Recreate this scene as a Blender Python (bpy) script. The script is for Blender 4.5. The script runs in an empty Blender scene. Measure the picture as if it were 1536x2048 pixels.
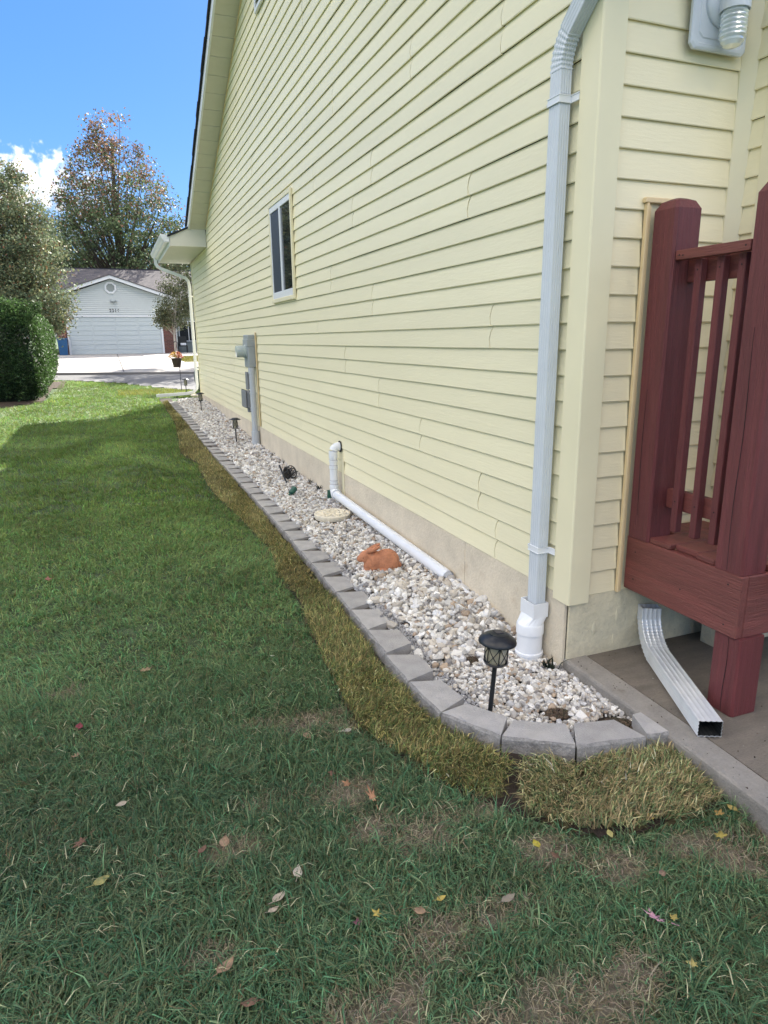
import bpy, bmesh, math, random
import numpy as np
from mathutils import Matrix, Vector
rng = np.random.default_rng(7); random.seed(7)
S = bpy.context.scene
COL = S.collection
R = math.radians

# ------------------------------------------------------------------ camera
cam = bpy.data.cameras.new('camera'); cam_o = bpy.data.objects.new('camera', cam); COL.objects.link(cam_o)
cam.sensor_fit = 'VERTICAL'; cam.sensor_height = 36; cam.lens = 1351.4 / 2048 * 36
cam.clip_start = 0.05; cam.clip_end = 2000
r_ = (0.9298622, -0.36772481, -0.01160853); u_ = (0.10202276, 0.22741177, 0.96843959); f_ = (0.35347935, 0.9016997, -0.2489779)
cam_o.matrix_world = Matrix(((r_[0], u_[0], -f_[0], -1.9845), (r_[1], u_[1], -f_[1], 0.0), (r_[2], u_[2], -f_[2], 1.5938), (0, 0, 0, 1)))
S.camera = cam_o
# ------------------------------------------------------------------ sky, sun, exposure
SUN_EL, SUN_AZ = R(35), R(33.9)          # azimuth clockwise from +Y
W = bpy.data.worlds.new("World"); S.world = W; W.use_nodes = True
nt = W.node_tree; nt.nodes.clear()
def WN(t): return nt.nodes.new(t)
sky = WN('ShaderNodeTexSky'); sky.sky_type = 'NISHITA'; sky.sun_disc = False
sky.sun_elevation = SUN_EL; sky.sun_rotation = SUN_AZ; sky.air_density = 1.0; sky.dust_density = 0.3; sky.ozone_density = 3.0; sky.altitude = 800
bg = WN('ShaderNodeBackground'); bg.inputs[1].default_value = 0.10
wo = WN('ShaderNodeOutputWorld')
SKY_GAMMA, SKY_SAT, SKY_TINT = 0.5, 1.75, (0.50, 0.62, 0.84)
tc = WN('ShaderNodeTexCoord')
# soft cloud banks: two in view, unseen ones spread and added to brighten the shade
acc = None
def wmath(op, a, b=None, c=None):
    n = WN('ShaderNodeMath'); n.operation = op
    for i, v in enumerate((a, b, c)):
        if v is None: continue
        if isinstance(v, (int, float)): n.inputs[i].default_value = v
        else: nt.links.new(v, n.inputs[i])
    return n.outputs[0]
clouds_and_fill = [(-7.2, 9.7, 9.0, 3.3), (6.8, 17.0, 0.9, 0.7), (-62, 16, 15, 6), (-100, 13, 20, 6), (-150, 16, 18, 7), (165, 20, 18, 7), (120, 14, 20, 6), (75, 17, 13, 5), (-38, 7, 9, 3.5), (95, 34, 14, 7), (-125, 36, 22, 10),
          (-72, 34, 24, 11), (-42, 47, 20, 9), (-105, 58, 34, 11), (-170, 44, 24, 10), (145, 40, 18, 8), (60, 56, 20, 8), (170, 66, 45, 9), (-20, 70, 35, 7)]  # unseen high banks, added to fill and neutralise the shade
sep = WN('ShaderNodeSeparateXYZ'); nt.links.new(tc.outputs['Generated'], sep.inputs[0])
az = wmath('MULTIPLY', wmath('ARCTAN2', sep.outputs[0], sep.outputs[1]), 57.29578)
el = wmath('MULTIPLY', wmath('ARCSINE', sep.outputs[2]), 57.29578)
for (ca, ce, wa, we) in clouds_and_fill:
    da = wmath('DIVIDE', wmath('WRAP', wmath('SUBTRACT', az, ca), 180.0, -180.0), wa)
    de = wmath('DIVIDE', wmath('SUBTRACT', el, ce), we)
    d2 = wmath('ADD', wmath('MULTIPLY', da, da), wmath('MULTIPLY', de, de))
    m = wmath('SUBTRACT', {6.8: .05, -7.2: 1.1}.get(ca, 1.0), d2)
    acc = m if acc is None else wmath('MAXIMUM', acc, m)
nz = WN('ShaderNodeTexNoise'); nz.inputs['Scale'].default_value = 16; nz.inputs['Detail'].default_value = 8; nz.inputs['Roughness'].default_value = 0.55
nt.links.new(tc.outputs['Generated'], nz.inputs['Vector'])
nz2 = WN('ShaderNodeTexNoise'); nz2.inputs['Scale'].default_value = 95; nz2.inputs['Detail'].default_value = 8; nt.links.new(tc.outputs['Generated'], nz2.inputs['Vector'])
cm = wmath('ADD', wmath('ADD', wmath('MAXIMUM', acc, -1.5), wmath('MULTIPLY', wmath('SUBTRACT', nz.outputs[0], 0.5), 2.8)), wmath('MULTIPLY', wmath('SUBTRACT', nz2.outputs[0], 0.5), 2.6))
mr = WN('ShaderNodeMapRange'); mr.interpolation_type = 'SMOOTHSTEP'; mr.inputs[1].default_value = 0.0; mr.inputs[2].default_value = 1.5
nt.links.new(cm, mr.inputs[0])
gam = WN('ShaderNodeGamma'); gam.inputs[1].default_value = SKY_GAMMA; nt.links.new(sky.outputs[0], gam.inputs[0])
tint = WN('ShaderNodeMix'); tint.data_type = 'RGBA'; tint.blend_type = 'MULTIPLY'; tint.inputs[0].default_value = 1
hs = WN('ShaderNodeHueSaturation'); hs.inputs['Saturation'].default_value = SKY_SAT; nt.links.new(gam.outputs[0], hs.inputs['Color'])
nt.links.new(hs.outputs[0], tint.inputs[6]); tint.inputs[7].default_value = (*SKY_TINT, 1)
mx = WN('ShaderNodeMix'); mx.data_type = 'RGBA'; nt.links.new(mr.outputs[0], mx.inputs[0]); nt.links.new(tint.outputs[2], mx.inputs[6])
cb = WN('ShaderNodeMapRange'); cb.inputs[1].default_value = 8; cb.inputs[2].default_value = 26; cb.inputs[3].default_value = 1.25; cb.inputs[4].default_value = 17.5; nt.links.new(el, cb.inputs[0])  # banks brighten steeply with height, so the unseen ones lift the shade
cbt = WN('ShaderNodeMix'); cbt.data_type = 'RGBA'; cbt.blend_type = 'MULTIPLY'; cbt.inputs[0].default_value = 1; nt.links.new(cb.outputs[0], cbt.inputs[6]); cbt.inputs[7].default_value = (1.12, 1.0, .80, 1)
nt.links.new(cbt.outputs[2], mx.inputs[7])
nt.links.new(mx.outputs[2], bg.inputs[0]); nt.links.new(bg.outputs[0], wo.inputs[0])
sun = bpy.data.lights.new('sun', 'SUN'); sun.energy = 3.0; sun.angle = R(0.5); sun.color = (1, 0.95, 0.86)
sun_o = bpy.data.objects.new('sun', sun); COL.objects.link(sun_o); sun_o.location = (8, 12, 20)
sd = Vector((math.sin(SUN_AZ) * math.cos(SUN_EL), math.cos(SUN_AZ) * math.cos(SUN_EL), math.sin(SUN_EL)))
sun_o.rotation_euler = sd.to_track_quat('Z', 'Y').to_euler()
S.view_settings.view_transform = 'Standard'; S.view_settings.look = 'None'; S.view_settings.gamma = 1
S.view_settings.use_curve_mapping = False
S.view_settings.exposure = 2.4

# ------------------------------------------------------------------ materials
MATS = {}
def mat(name, col=(.5, .5, .5), rough=.7, var=0.0, vscale=8.0, bump=0.0, bscale=60.0, attr=False, spec=.5, metal=0.0, dirt=None, stretch=None, transl=0.0, vvar=None, island=0.0):
    if name in MATS: return MATS[name]
    m = bpy.data.materials.new(name); m.use_nodes = True; t = m.node_tree; N = t.nodes; K = t.links
    b = N['Principled BSDF']; out = N['Material Output']
    b.inputs['Roughness'].default_value = rough; b.inputs['Metallic'].default_value = metal
    b.inputs['Specular IOR Level'].default_value = spec
    g = N.new('ShaderNodeTexCoord'); vec = g.outputs['Object']
    if stretch:
        mp = N.new('ShaderNodeMapping'); mp.inputs['Scale'].default_value = stretch; K.new(vec, mp.inputs[0]); vec = mp.outputs[0]
    if attr:
        a = N.new('ShaderNodeAttribute'); a.attribute_name = 'col'; c = a.outputs['Color']
    else:
        rgb = N.new('ShaderNodeRGB'); rgb.outputs[0].default_value = (*col, 1); c = rgb.outputs[0]
    def noise(sc, det=6, rg=.6):
        n = N.new('ShaderNodeTexNoise'); n.inputs['Scale'].default_value = sc; n.inputs['Detail'].default_value = det; n.inputs['Roughness'].default_value = rg
        K.new(vec, n.inputs['Vector']); return n.outputs[0]
    def scale_by(c, f, lo, hi):
        r = N.new('ShaderNodeMapRange'); r.inputs[1].default_value = .3; r.inputs[2].default_value = .7; r.inputs[3].default_value = lo; r.inputs[4].default_value = hi
        K.new(f, r.inputs[0])
        q = N.new('ShaderNodeMix'); q.data_type = 'RGBA'; q.blend_type = 'MULTIPLY'; q.inputs[0].default_value = 1
        K.new(c, q.inputs[6]); K.new(r.outputs[0], q.inputs[7]); return q.outputs[2]
    if var: c = scale_by(c, noise(vscale), 1 - var, 1 + var)
    if vvar: c = scale_by(c, noise(vvar[1], 10, .75), 1 - vvar[0], 1 + vvar[0])
    if island:
        oi = N.new('ShaderNodeObjectInfo'); c = scale_by(c, oi.outputs['Random'], 1 - island, 1 + island)
    if dirt:   # (colour, scale, threshold, softness)
        for (dc, ds, dt, dsoft) in dirt:
            r = N.new('ShaderNodeMapRange'); r.inputs[1].default_value = dt; r.inputs[2].default_value = dt + dsoft
            K.new(noise(ds, 8, .7), r.inputs[0])
            q = N.new('ShaderNodeMix'); q.data_type = 'RGBA'; K.new(r.outputs[0], q.inputs[0]); K.new(c, q.inputs[6]); q.inputs[7].default_value = (*dc, 1); c = q.outputs[2]
    K.new(c, b.inputs['Base Color'])
    if bump:
        bn = N.new('ShaderNodeBump'); bn.inputs['Strength'].default_value = min(1, bump); bn.inputs['Distance'].default_value = .01
        K.new(noise(bscale, 8, .65), bn.inputs['Height']); K.new(bn.outputs[0], b.inputs['Normal'])
    if transl:
        tr = N.new('ShaderNodeBsdfTranslucent'); K.new(c, tr.inputs[0]); ms = N.new('ShaderNodeMixShader'); ms.inputs[0].default_value = transl
        K.new(b.outputs[0], ms.inputs[1]); K.new(tr.outputs[0], ms.inputs[2]); K.new(ms.outputs[0], out.inputs[0])
    MATS[name] = m; return m
M_SID = mat('yellow_vinyl', (.88, .815, .565), .42, var=.05, vscale=.9, bump=.25, bscale=90, stretch=(1, .12, 1), vvar=(.03, 5), dirt=[((.50, .46, .28), 14, .72, .12)], island=.018)
M_SIDE2 = mat('yellow_vinyl_end_wall', (.88, .80, .56), .42, var=.035, vscale=1.2, bump=.25, bscale=90, stretch=(.12, 1, 1), dirt=[((.4, .36, .22), 16, .74, .1)], island=.018)
M_TRIM = mat('yellow_trim', (.84, .775, .54), .4, var=.03, vscale=3, dirt=[((.45, .40, .25), 22, .72, .1)])
M_JCH = mat('tan_channel', (.80, .62, .36), .45, var=.05)
M_WHITE = mat('white_metal', (.78, .80, .82), .35, var=.04, vscale=6, dirt=[((.45, .42, .35), 18, .70, .15)])
M_DS = mat('white_downspout', (.63, .67, .71), .33, var=.05, vscale=5, dirt=[((.40, .42, .38), 20, .68, .15)])
M_PVC = mat('white_pvc', (.80, .82, .85), .3, var=.04, vscale=9, dirt=[((.42, .40, .33), 26, .66, .15)])
M_ALU = mat('silver_aluminium', (.74, .77, .80), .30, var=.06, vscale=14, metal=.30)
M_DARK = mat('dark_void', (.012, .014, .016), .8)
M_FND = mat('foundation_concrete', (.69, .61, .475), .9, var=.12, vscale=3.5, bump=.7, bscale=40, vvar=(.08, 60), dirt=[((.50, .37, .24), 3.2, .60, .25), ((.20, .15, .11), 75, .655, .05)])
M_FND2 = mat('end_foundation_concrete', (.68, .62, .45), .9, var=.14, vscale=5, bump=1.0, bscale=22, vvar=(.10, 50), dirt=[((.22, .19, .14), 60, .65, .05), ((.42, .38, .29), 3, .55, .2)])
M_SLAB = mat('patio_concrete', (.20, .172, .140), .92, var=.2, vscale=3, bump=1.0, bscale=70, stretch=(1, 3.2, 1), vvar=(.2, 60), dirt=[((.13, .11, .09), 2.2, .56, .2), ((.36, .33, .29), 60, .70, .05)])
M_SLABE = mat('patio_edge_concrete', (.275, .255, .228), .85, var=.18, vscale=6, bump=.8, bscale=90, vvar=(.14, 80), dirt=[((.15, .13, .10), 7, .60, .15)])
M_BLOCK = mat('grey_block_top', (.385, .37, .355), .9, var=.16, vscale=9, bump=.6, bscale=150, vvar=(.09, 130), island=.07, dirt=[((.56, .55, .53), 22, .66, .1), ((.25, .21, .17), 9, .68, .12)])
M_BLOCKF = mat('grey_block_split_face', (.27, .26, .25), .95, var=.25, vscale=30, bump=1, bscale=70, vvar=(.2, 120))
M_RED = mat('red_stained_wood', (.150, .035, .038), .5, var=.22, vscale=2.5, bump=.9, bscale=26, stretch=(7, 7, .4), vvar=(.22, 9), dirt=[((.05, .015, .015), 5, .62, .1), ((.36, .22, .18), 24, .73, .03)])
M_REDH = mat('red_stained_beam', (.19, .054, .046), .48, var=.22, vscale=2.5, bump=.9, bscale=26, stretch=(7, .4, 7), vvar=(.2, 7), dirt=[((.15, .065, .05), 3, .58, .15)])
M_BLACK = mat('black_metal', (.012, .014, .018), .38, var=.2)
M_GLASS = mat('window_glass', (.012, .016, .022), .03, spec=1.0)
M_SCREEN = mat('window_screen', (.035, .045, .065), .45)
M_GREY = mat('grey_meter_metal', (.33, .36, .37), .45, var=.06, vscale=10)
M_GREYD = mat('grey_box_plastic', (.23, .24, .255), .55, var=.08, vscale=10)
M_PIPE = mat('grey_conduit', (.47, .50, .53), .45, var=.05, vscale=8)
M_TERRA = mat('terracotta', (.52, .215, .11), .78, var=.3, vscale=14, bump=.8, bscale=70, vvar=(.08, 60), dirt=[((.19, .12, .075), 14, .54, .2)])
M_CREAM = mat('cream_stone', (.78, .71, .56), .8, var=.12, vscale=20, bump=.6, bscale=120)
M_GREENP = mat('green_plastic', (.02, .10, .07), .4, var=.15)
M_ROOF = mat('dark_shingle', (.02, .022, .03), .9, var=.3, vscale=40, bump=.8, bscale=60)
M_SOFF = mat('beige_soffit', (.62, .60, .50), .5, var=.03)
M_SOFFW = mat('cream_soffit_box', (.66, .645, .55), .5, var=.03)
M_LAWN = mat('lawn_soil', (.06, .075, .03), .95, var=.3, vscale=5, bump=1, bscale=60, vvar=(.3, 50), attr=True)
M_SOIL = mat('dark_soil', (.035, .024, .017), .95, var=.3, vscale=20, bump=1, bscale=90)
M_MULCH = mat('brown_mulch', (.06, .04, .025), .95, var=.4, vscale=20, bump=1, bscale=50)
M_BED = mat('gravel_bed_base', (.08, .065, .05), .95, var=.3, vscale=30, bump=1, bscale=90)
M_BLADE = mat('grass_blades', rough=.55, attr=True, spec=.35, transl=.30)
M_STONE = mat('white_gravel', rough=.75, attr=True, bump=.3, bscale=150, vvar=(.1, 40))
M_FOL = mat('tree_leaves', rough=.55, attr=True, spec=.22, transl=.30)
M_BARK = mat('brown_bark', (.085, .065, .05), .95, var=.3, vscale=12, bump=1, bscale=20)
M_BARKL = mat('pale_bark', (.42, .38, .34), .9, var=.3, vscale=8, bump=.6, bscale=20)
M_ROAD = mat('street_concrete', (.15, .148, .15), .9, var=.15, vscale=1.2, bump=.4, bscale=20, vvar=(.08, 30))
M_DRIVE = mat('driveway_concrete', (.40, .375, .35), .9, var=.08, vscale=1, bump=.3, bscale=20, vvar=(.07, 20))
M_JOINT = mat('dark_joint', (.10, .09, .085), .95)
M_GSID = mat('pale_grey_siding', (.62, .66, .67), .5, var=.03)
M_GDOOR = mat('white_garage_door', (.53, .59, .62), .45, var=.02)
M_GTRIM = mat('white_trim', (.74, .76, .80), .45, var=.03)
M_GROOF = mat('mauve_shingles', (.105, .096, .102), .95, var=.25, vscale=2.5, bump=.8, bscale=14, stretch=(1, 3, 3), vvar=(.25, 9))
M_LEAF = mat('fallen_leaf', rough=.6, attr=True, transl=.15)
M_FLOWER = mat('petals', rough=.5, attr=True, transl=.2)
M_POT = mat('brown_pot', (.06, .035, .03), .6, var=.2)
M_NUM = mat('black_numbers', (.01, .01, .012), .5)
def brick_mat():
    m = bpy.data.materials.new('red_brick'); m.use_nodes = True; t = m.node_tree; b = t.nodes['Principled BSDF']
    g = t.nodes.new('ShaderNodeTexCoord'); mp = t.nodes.new('ShaderNodeMapping'); mp.inputs['Rotation'].default_value = (R(90), 0, 0)
    br = t.nodes.new('ShaderNodeTexBrick'); br.inputs['Scale'].default_value = 1; br.inputs['Brick Width'].default_value = .21; br.inputs['Row Height'].default_value = .075
    br.inputs['Mortar Size'].default_value = .006; br.inputs['Color1'].default_value = (.17, .055, .04, 1); br.inputs['Color2'].default_value = (.09, .035, .03, 1); br.inputs['Mortar'].default_value = (.17, .15, .14, 1)
    t.links.new(g.outputs['Object'], mp.inputs[0]); t.links.new(mp.outputs[0], br.inputs[0]); t.links.new(br.outputs[0], b.inputs['Base Color']); b.inputs['Roughness'].default_value = .9
    return m
M_BRICK = brick_mat()
def clear_glass():
    m = bpy.data.materials.new('ribbed_clear_glass'); m.use_nodes = True; t = m.node_tree; b = t.nodes['Principled BSDF']
    b.inputs['Base Color'].default_value = (.85, .92, .94, 1); b.inputs['Roughness'].default_value = .12; b.inputs['Transmission Weight'].default_value = .55; b.inputs['IOR'].default_value = 1.35
    return m
M_CLEAR = clear_glass()
def lens_mat():
    m = bpy.data.materials.new('amber_lens'); m.use_nodes = True; t = m.node_tree; b = t.nodes['Principled BSDF']
    b.inputs['Base Color'].default_value = (.50, .45, .32, 1); b.inputs['Roughness'].default_value = .3; b.inputs['Transmission Weight'].default_value = .35
    return m
M_LENS = lens_mat()

# ------------------------------------------------------------------ helpers
def tag(o, label=None, cat=None, group=None, kind=None):
    if label: o['label'] = label
    if cat: o['category'] = cat
    if group: o['group'] = group
    if kind: o['kind'] = kind
    return o
def thing(name, label, cat, loc=(0, 0, 0), rz=0.0, group=None):
    o = bpy.data.objects.new(name, None); COL.objects.link(o); o.location = loc; o.rotation_euler = (0, 0, rz); o.empty_display_size = .1
    return tag(o, label, cat, group)
def copy_tree(o, parent=None):
    c = o.copy(); COL.objects.link(c); c.parent = parent
    for ch in [x for x in bpy.data.objects if x.parent == o and x is not c]: copy_tree(ch, c)
    return c
class MB:
    """collects polygons and links them as one mesh object"""
    def __init__(s): s.v = []; s.f = []; s.sm = []; s.mi = []
    def add(s, vs, fs, smooth=False, mi=0):
        n = len(s.v); s.v += [tuple(map(float, p)) for p in vs]; s.f += [[i + n for i in f] for f in fs]; s.sm += [smooth] * len(fs); s.mi += [mi] * len(fs)
    def box(s, a, b, mi=0):
        (x0, y0, z0), (x1, y1, z1) = a, b
        x0, x1 = min(x0, x1), max(x0, x1); y0, y1 = min(y0, y1), max(y0, y1); z0, z1 = min(z0, z1), max(z0, z1)
        s.hexa([(x0, y0, z0), (x1, y0, z0), (x1, y1, z0), (x0, y1, z0)], [(x0, y0, z1), (x1, y0, z1), (x1, y1, z1), (x0, y1, z1)], mi)
    def hexa(s, bot, top, mi=0):
        n = len(bot)
        s.add(list(bot) + list(top), [list(range(n))[::-1], list(range(n, 2 * n))] + [[i, (i + 1) % n, n + (i + 1) % n, n + i] for i in range(n)], False, mi)
    def cbox(s, a, b, c=.004, mi=0):
        """box with chamfered upright and level edges"""
        x0, y0, z0 = a; x1, y1, z1 = b
        def ring(z, i): return [(x0 + i + c, y0 + i, z), (x1 - i - c, y0 + i, z), (x1 - i, y0 + i + c, z), (x1 - i, y1 - i - c, z), (x1 - i - c, y1 - i, z), (x0 + i + c, y1 - i, z), (x0 + i, y1 - i - c, z), (x0 + i, y0 + i + c, z)]
        rs = [ring(z0, c * .7), ring(z0 + c, 0), ring(z1 - c, 0), ring(z1, c * .7)]
        vs = sum(rs, []); fs = [list(range(8))[::-1], [24 + i for i in range(8)]]
        for k in range(3):
            fs += [[8 * k + i, 8 * k + (i + 1) % 8, 8 * k + 8 + (i + 1) % 8, 8 * k + 8 + i] for i in range(8)]
        s.add(vs, fs, False, mi)
    def sweep(s, path, sect, close=True, caps=True, smooth=False, up=(0, 0, 1), scales=None, mi=0):
        """extrude a 2-D section (list of (a, b)) along a path"""
        P = [Vector(p) for p in path]; n = len(sect); vs = []
        for i, p in enumerate(P):
            t = ((P[min(i + 1, len(P) - 1)] - p).normalized() + (p - P[max(i - 1, 0)]).normalized())
            t = t.normalized() if t.length > 1e-6 else Vector((0, 0, 1))
            u = Vector(up)
            if abs(t.dot(u)) > .98: u = Vector((1, 0, 0))
            a = u.cross(t).normalized(); b = t.cross(a).normalized(); k = scales[i] if scales else 1
            vs += [p + a * (q[0] * k) + b * (q[1] * k) for q in sect]
        fs = []
        for i in range(len(P) - 1):
            for j in range(n if close else n - 1):
                fs.append([i * n + j, i * n + (j + 1) % n, (i + 1) * n + (j + 1) % n, (i + 1) * n + j])
        if caps: fs += [list(range(n))[::-1], [(len(P) - 1) * n + j for j in range(n)]]
        s.add(vs, fs, smooth, mi)
    def tube(s, path, r, n=10, caps=True, mi=0):
        rs = r if isinstance(r, (list, tuple)) else [r] * len(path)
        s.sweep(path, [(math.cos(2 * math.pi * j / n), math.sin(2 * math.pi * j / n)) for j in range(n)], True, caps, True, scales=rs, mi=mi)
    def lathe(s, prof, n=24, c=(0, 0, 0), mi=0, smooth=True):
        vs = []; fs = []
        for (r, z) in prof: vs += [(c[0] + r * math.cos(2 * math.pi * j / n), c[1] + r * math.sin(2 * math.pi * j / n), c[2] + z) for j in range(n)]
        for i in range(len(prof) - 1):
            fs += [[i * n + j, i * n + (j + 1) % n, (i + 1) * n + (j + 1) % n, (i + 1) * n + j] for j in range(n)]
        s.add(vs, fs, smooth, mi)
    def build(s, name, mats, parent=None, kind=None, loc=None):
        me = bpy.data.meshes.new(name); me.from_pydata(s.v, [], s.f); me.update()
        for m in (mats if isinstance(mats, (list, tuple)) else [mats]): me.materials.append(m)
        me.polygons.foreach_set('use_smooth', s.sm); me.polygons.foreach_set('material_index', s.mi)
        if any(s.sm):      # keep creases sharp
            b = bmesh.new(); b.from_mesh(me)
            for e_ in b.edges:
                if len(e_.link_faces) == 2 and e_.calc_face_angle(0) > .6: e_.smooth = False
            b.to_mesh(me); b.free()
        o = bpy.data.objects.new(name, me); COL.objects.link(o)
        if parent: o.parent = parent
        if loc: o.location = loc
        if kind: o['kind'] = kind
        return o
def boxp(name, a, b, m, parent=None, c=0.0, kind=None):
    mb = MB(); (mb.cbox(a, b, c) if c else mb.box(a, b)); return mb.build(name, m, parent, kind)
def npmesh(name, V, F, m, cols=None, parent=None, kind=None, smooth=False):
    """V (n,3), F (k,3 or 4) numpy, cols (n,3) per vertex"""
    me = bpy.data.meshes.new(name); k = F.shape[1]
    me.vertices.add(len(V)); me.vertices.foreach_set('co', V.astype(np.float32).ravel())
    me.loops.add(F.size); me.loops.foreach_set('vertex_index', F.astype(np.int32).ravel())
    me.polygons.add(len(F)); me.polygons.foreach_set('loop_start', np.arange(0, F.size, k, dtype=np.int32))
    try: me.polygons.foreach_set('loop_total', np.full(len(F), k, dtype=np.int32))
    except Exception: pass
    me.polygons.foreach_set('use_smooth', np.full(len(F), smooth))
    me.update(calc_edges=True)
    if cols is not None:
        at = me.color_attributes.new('col', 'FLOAT_COLOR', 'POINT')
        at.data.foreach_set('color', np.concatenate([cols, np.ones((len(cols), 1))], 1).astype(np.float32).ravel())
    me.materials.append(m); o = bpy.data.objects.new(name, me); COL.objects.link(o)
    if parent: o.parent = parent
    if kind: o['kind'] = kind
    return o
def inpoly(x, y, poly):
    r = np.zeros(len(x), bool); n = len(poly)
    for i in range(n):
        (x1, y1), (x2, y2) = poly[i], poly[(i + 1) % n]
        c = ((y1 > y) != (y2 > y)) & (x < (x2 - x1) * (y - y1) / (y2 - y1 + 1e-12) + x1); r ^= c
    return r
_perm = rng.random((64, 64))
def vnoise(x, y, s):
    """smooth value noise 0..1"""
    x = np.asarray(x) * s + 1000; y = np.asarray(y) * s + 1000; xi = np.floor(x).astype(int); yi = np.floor(y).astype(int); fx = x - xi; fy = y - yi
    fx = fx * fx * (3 - 2 * fx); fy = fy * fy * (3 - 2 * fy); g = lambda a, b: _perm[a % 64, b % 64]
    return (g(xi, yi) * (1 - fx) + g(xi + 1, yi) * fx) * (1 - fy) + (g(xi, yi + 1) * (1 - fx) + g(xi + 1, yi + 1) * fx) * fy
def fnoise(x, y, s): return .5 * vnoise(x, y, s) + .3 * vnoise(x + 7.3, y - 3.1, s * 2.1) + .2 * vnoise(x - 5, y + 9, s * 4.3)

# ------------------------------------------------------------------ ground heights
def G(y): return np.interp(y, [-5, 1.2, 2.2, 3.2, 8, 10, 13, 15.5, 18, 21, 25, 42.5, 70, 400], [-.10, -.10, -.085, -.075, -.05, -.01, .115, .195, .29, .40, .55, .86, 1.2, 3])
def BZ(y): return np.interp(y, [1, 2.9, 3.3, 4, 8, 10, 12, 13.5, 15, 17.5], [-.065, -.06, -.025, .0, .0, .02, .08, .13, .19, .22])
def BT(y): return np.interp(y, [0, 9, 10.5, 13, 15.5, 17.5], [0, 0, .03, .14, .225, .27])
def EDGE(x): return np.interp(x, [-30, -3.35, -2.3, -1.67, -1.05, -.45, -.1, 9], [25, 22.8, 21.9, 21.15, 20.0, 19.0, 18.75, 18.6])

# block positions: front-far, back-far, back-near, front-near corners on the ground plan
BQ = [[(-.094, 1.892), (-.042, 2.04), (.004, 2.042), (.006, 1.872)], [(-.399, 1.952), (-.308, 2.092), (-.134, 2.048), (-.101, 1.888)],
      [(-.643, 2.125), (-.53, 2.213), (-.343, 2.099), (-.403, 1.953)], [(-.797, 2.38), (-.654, 2.406), (-.546, 2.238), (-.650, 2.122)],
      [(-.816, 2.69), (-.666, 2.645), (-.639, 2.459), (-.798, 2.388)], [(-.813, 3.001), (-.649, 2.937), (-.656, 2.748), (-.818, 2.697)],
      [(-.798, 3.318), (-.631, 3.253), (-.634, 3.065), (-.806, 3.009)], [(-.788, 3.636), (-.622, 3.578), (-.629, 3.386), (-.795, 3.326)],
      [(-.780, 3.955), (-.608, 3.899), (-.615, 3.705), (-.786, 3.645)], [(-.776, 4.27), (-.603, 4.214), (-.607, 4.025), (-.780, 3.964)],
      [(-.769, 4.583), (-.597, 4.53), (-.601, 4.34), (-.775, 4.279)]]
def XF(y): return np.interp(y, [4.6, 5.3, 7, 10, 13, 15.7, 17], [-.769, -.752, -.742, -.765, -.80, -.84, -.85])
yb = 4.592
while yb < 16.3:
    a = float(XF(yb)); b = float(XF(yb + .3)); j = random.uniform(-.006, .006)
    BQ.append([(b + j, yb + .303), (b + .172 + j, yb + .248), (a + .172 + j, yb + .058), (a + j, yb + .004)]); yb += .311

SOD1 = [(-.99, 16.2), (-1.01, 12.7), (-1.17, 10.2), (-1.15, 9.85), (-1.03, 9.3), (-1.08, 8.2), (-1.08, 7.4), (-1.04, 6.8), (-.98, 5.85), (-.95, 5.1), (-1.03, 4.5), (-1.0, 4.06), (-1.055, 3.6), (-1.10, 3.14), (-1.13, 2.72), (-1.145, 2.5), (-1.06, 2.27), (-.972, 2.07), (-.862, 1.912), (-.79, 1.87),
        (-.74, 1.93), (-.66, 2.03), (-.69, 2.09), (-.80, 2.33), (-.84, 2.5), (-.845, 3.0), (-.82, 3.5), (-.80, 4.3), (-.78, 5), (-.765, 7), (-.79, 10), (-.82, 13), (-.86, 15.7), (-.87, 16.4)]
SOD2 = [(-.605, 2.03), (-.52, 1.985), (-.40, 1.925), (-.10, 1.865), (.0, 1.85), (-.02, 1.72), (-.06, 1.545), (-.18, 1.53), (-.308, 1.535), (-.46, 1.55), (-.617, 1.605), (-.71, 1.70), (-.75, 1.78), (-.70, 1.90)]
SODALL = [(-1.0, 17.2), (-1.01, 12.7), (-1.17, 10.2), (-1.15, 9.85), (-1.03, 9.3), (-1.08, 8.2), (-1.08, 7.4), (-1.04, 6.8), (-.98, 5.85), (-.95, 5.1), (-1.03, 4.5), (-1.0, 4.06), (-1.055, 3.6), (-1.10, 3.14), (-1.13, 2.72), (-1.145, 2.5), (-1.06, 2.27), (-.972, 2.07), (-.862, 1.912), (-.80, 1.80), (-.75, 1.74), (-.617, 1.595), (-.46, 1.54), (-.308, 1.525), (-.06, 1.535), (0.05, 1.5), (3, 1.5), (3, 17.2)]
EDX = lambda y: np.interp(y, [-6, 1.0, 1.4, 1.86, 2.62], [-.25, -.07, -.03, -.004, .012])   # left edge of the patio

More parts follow.
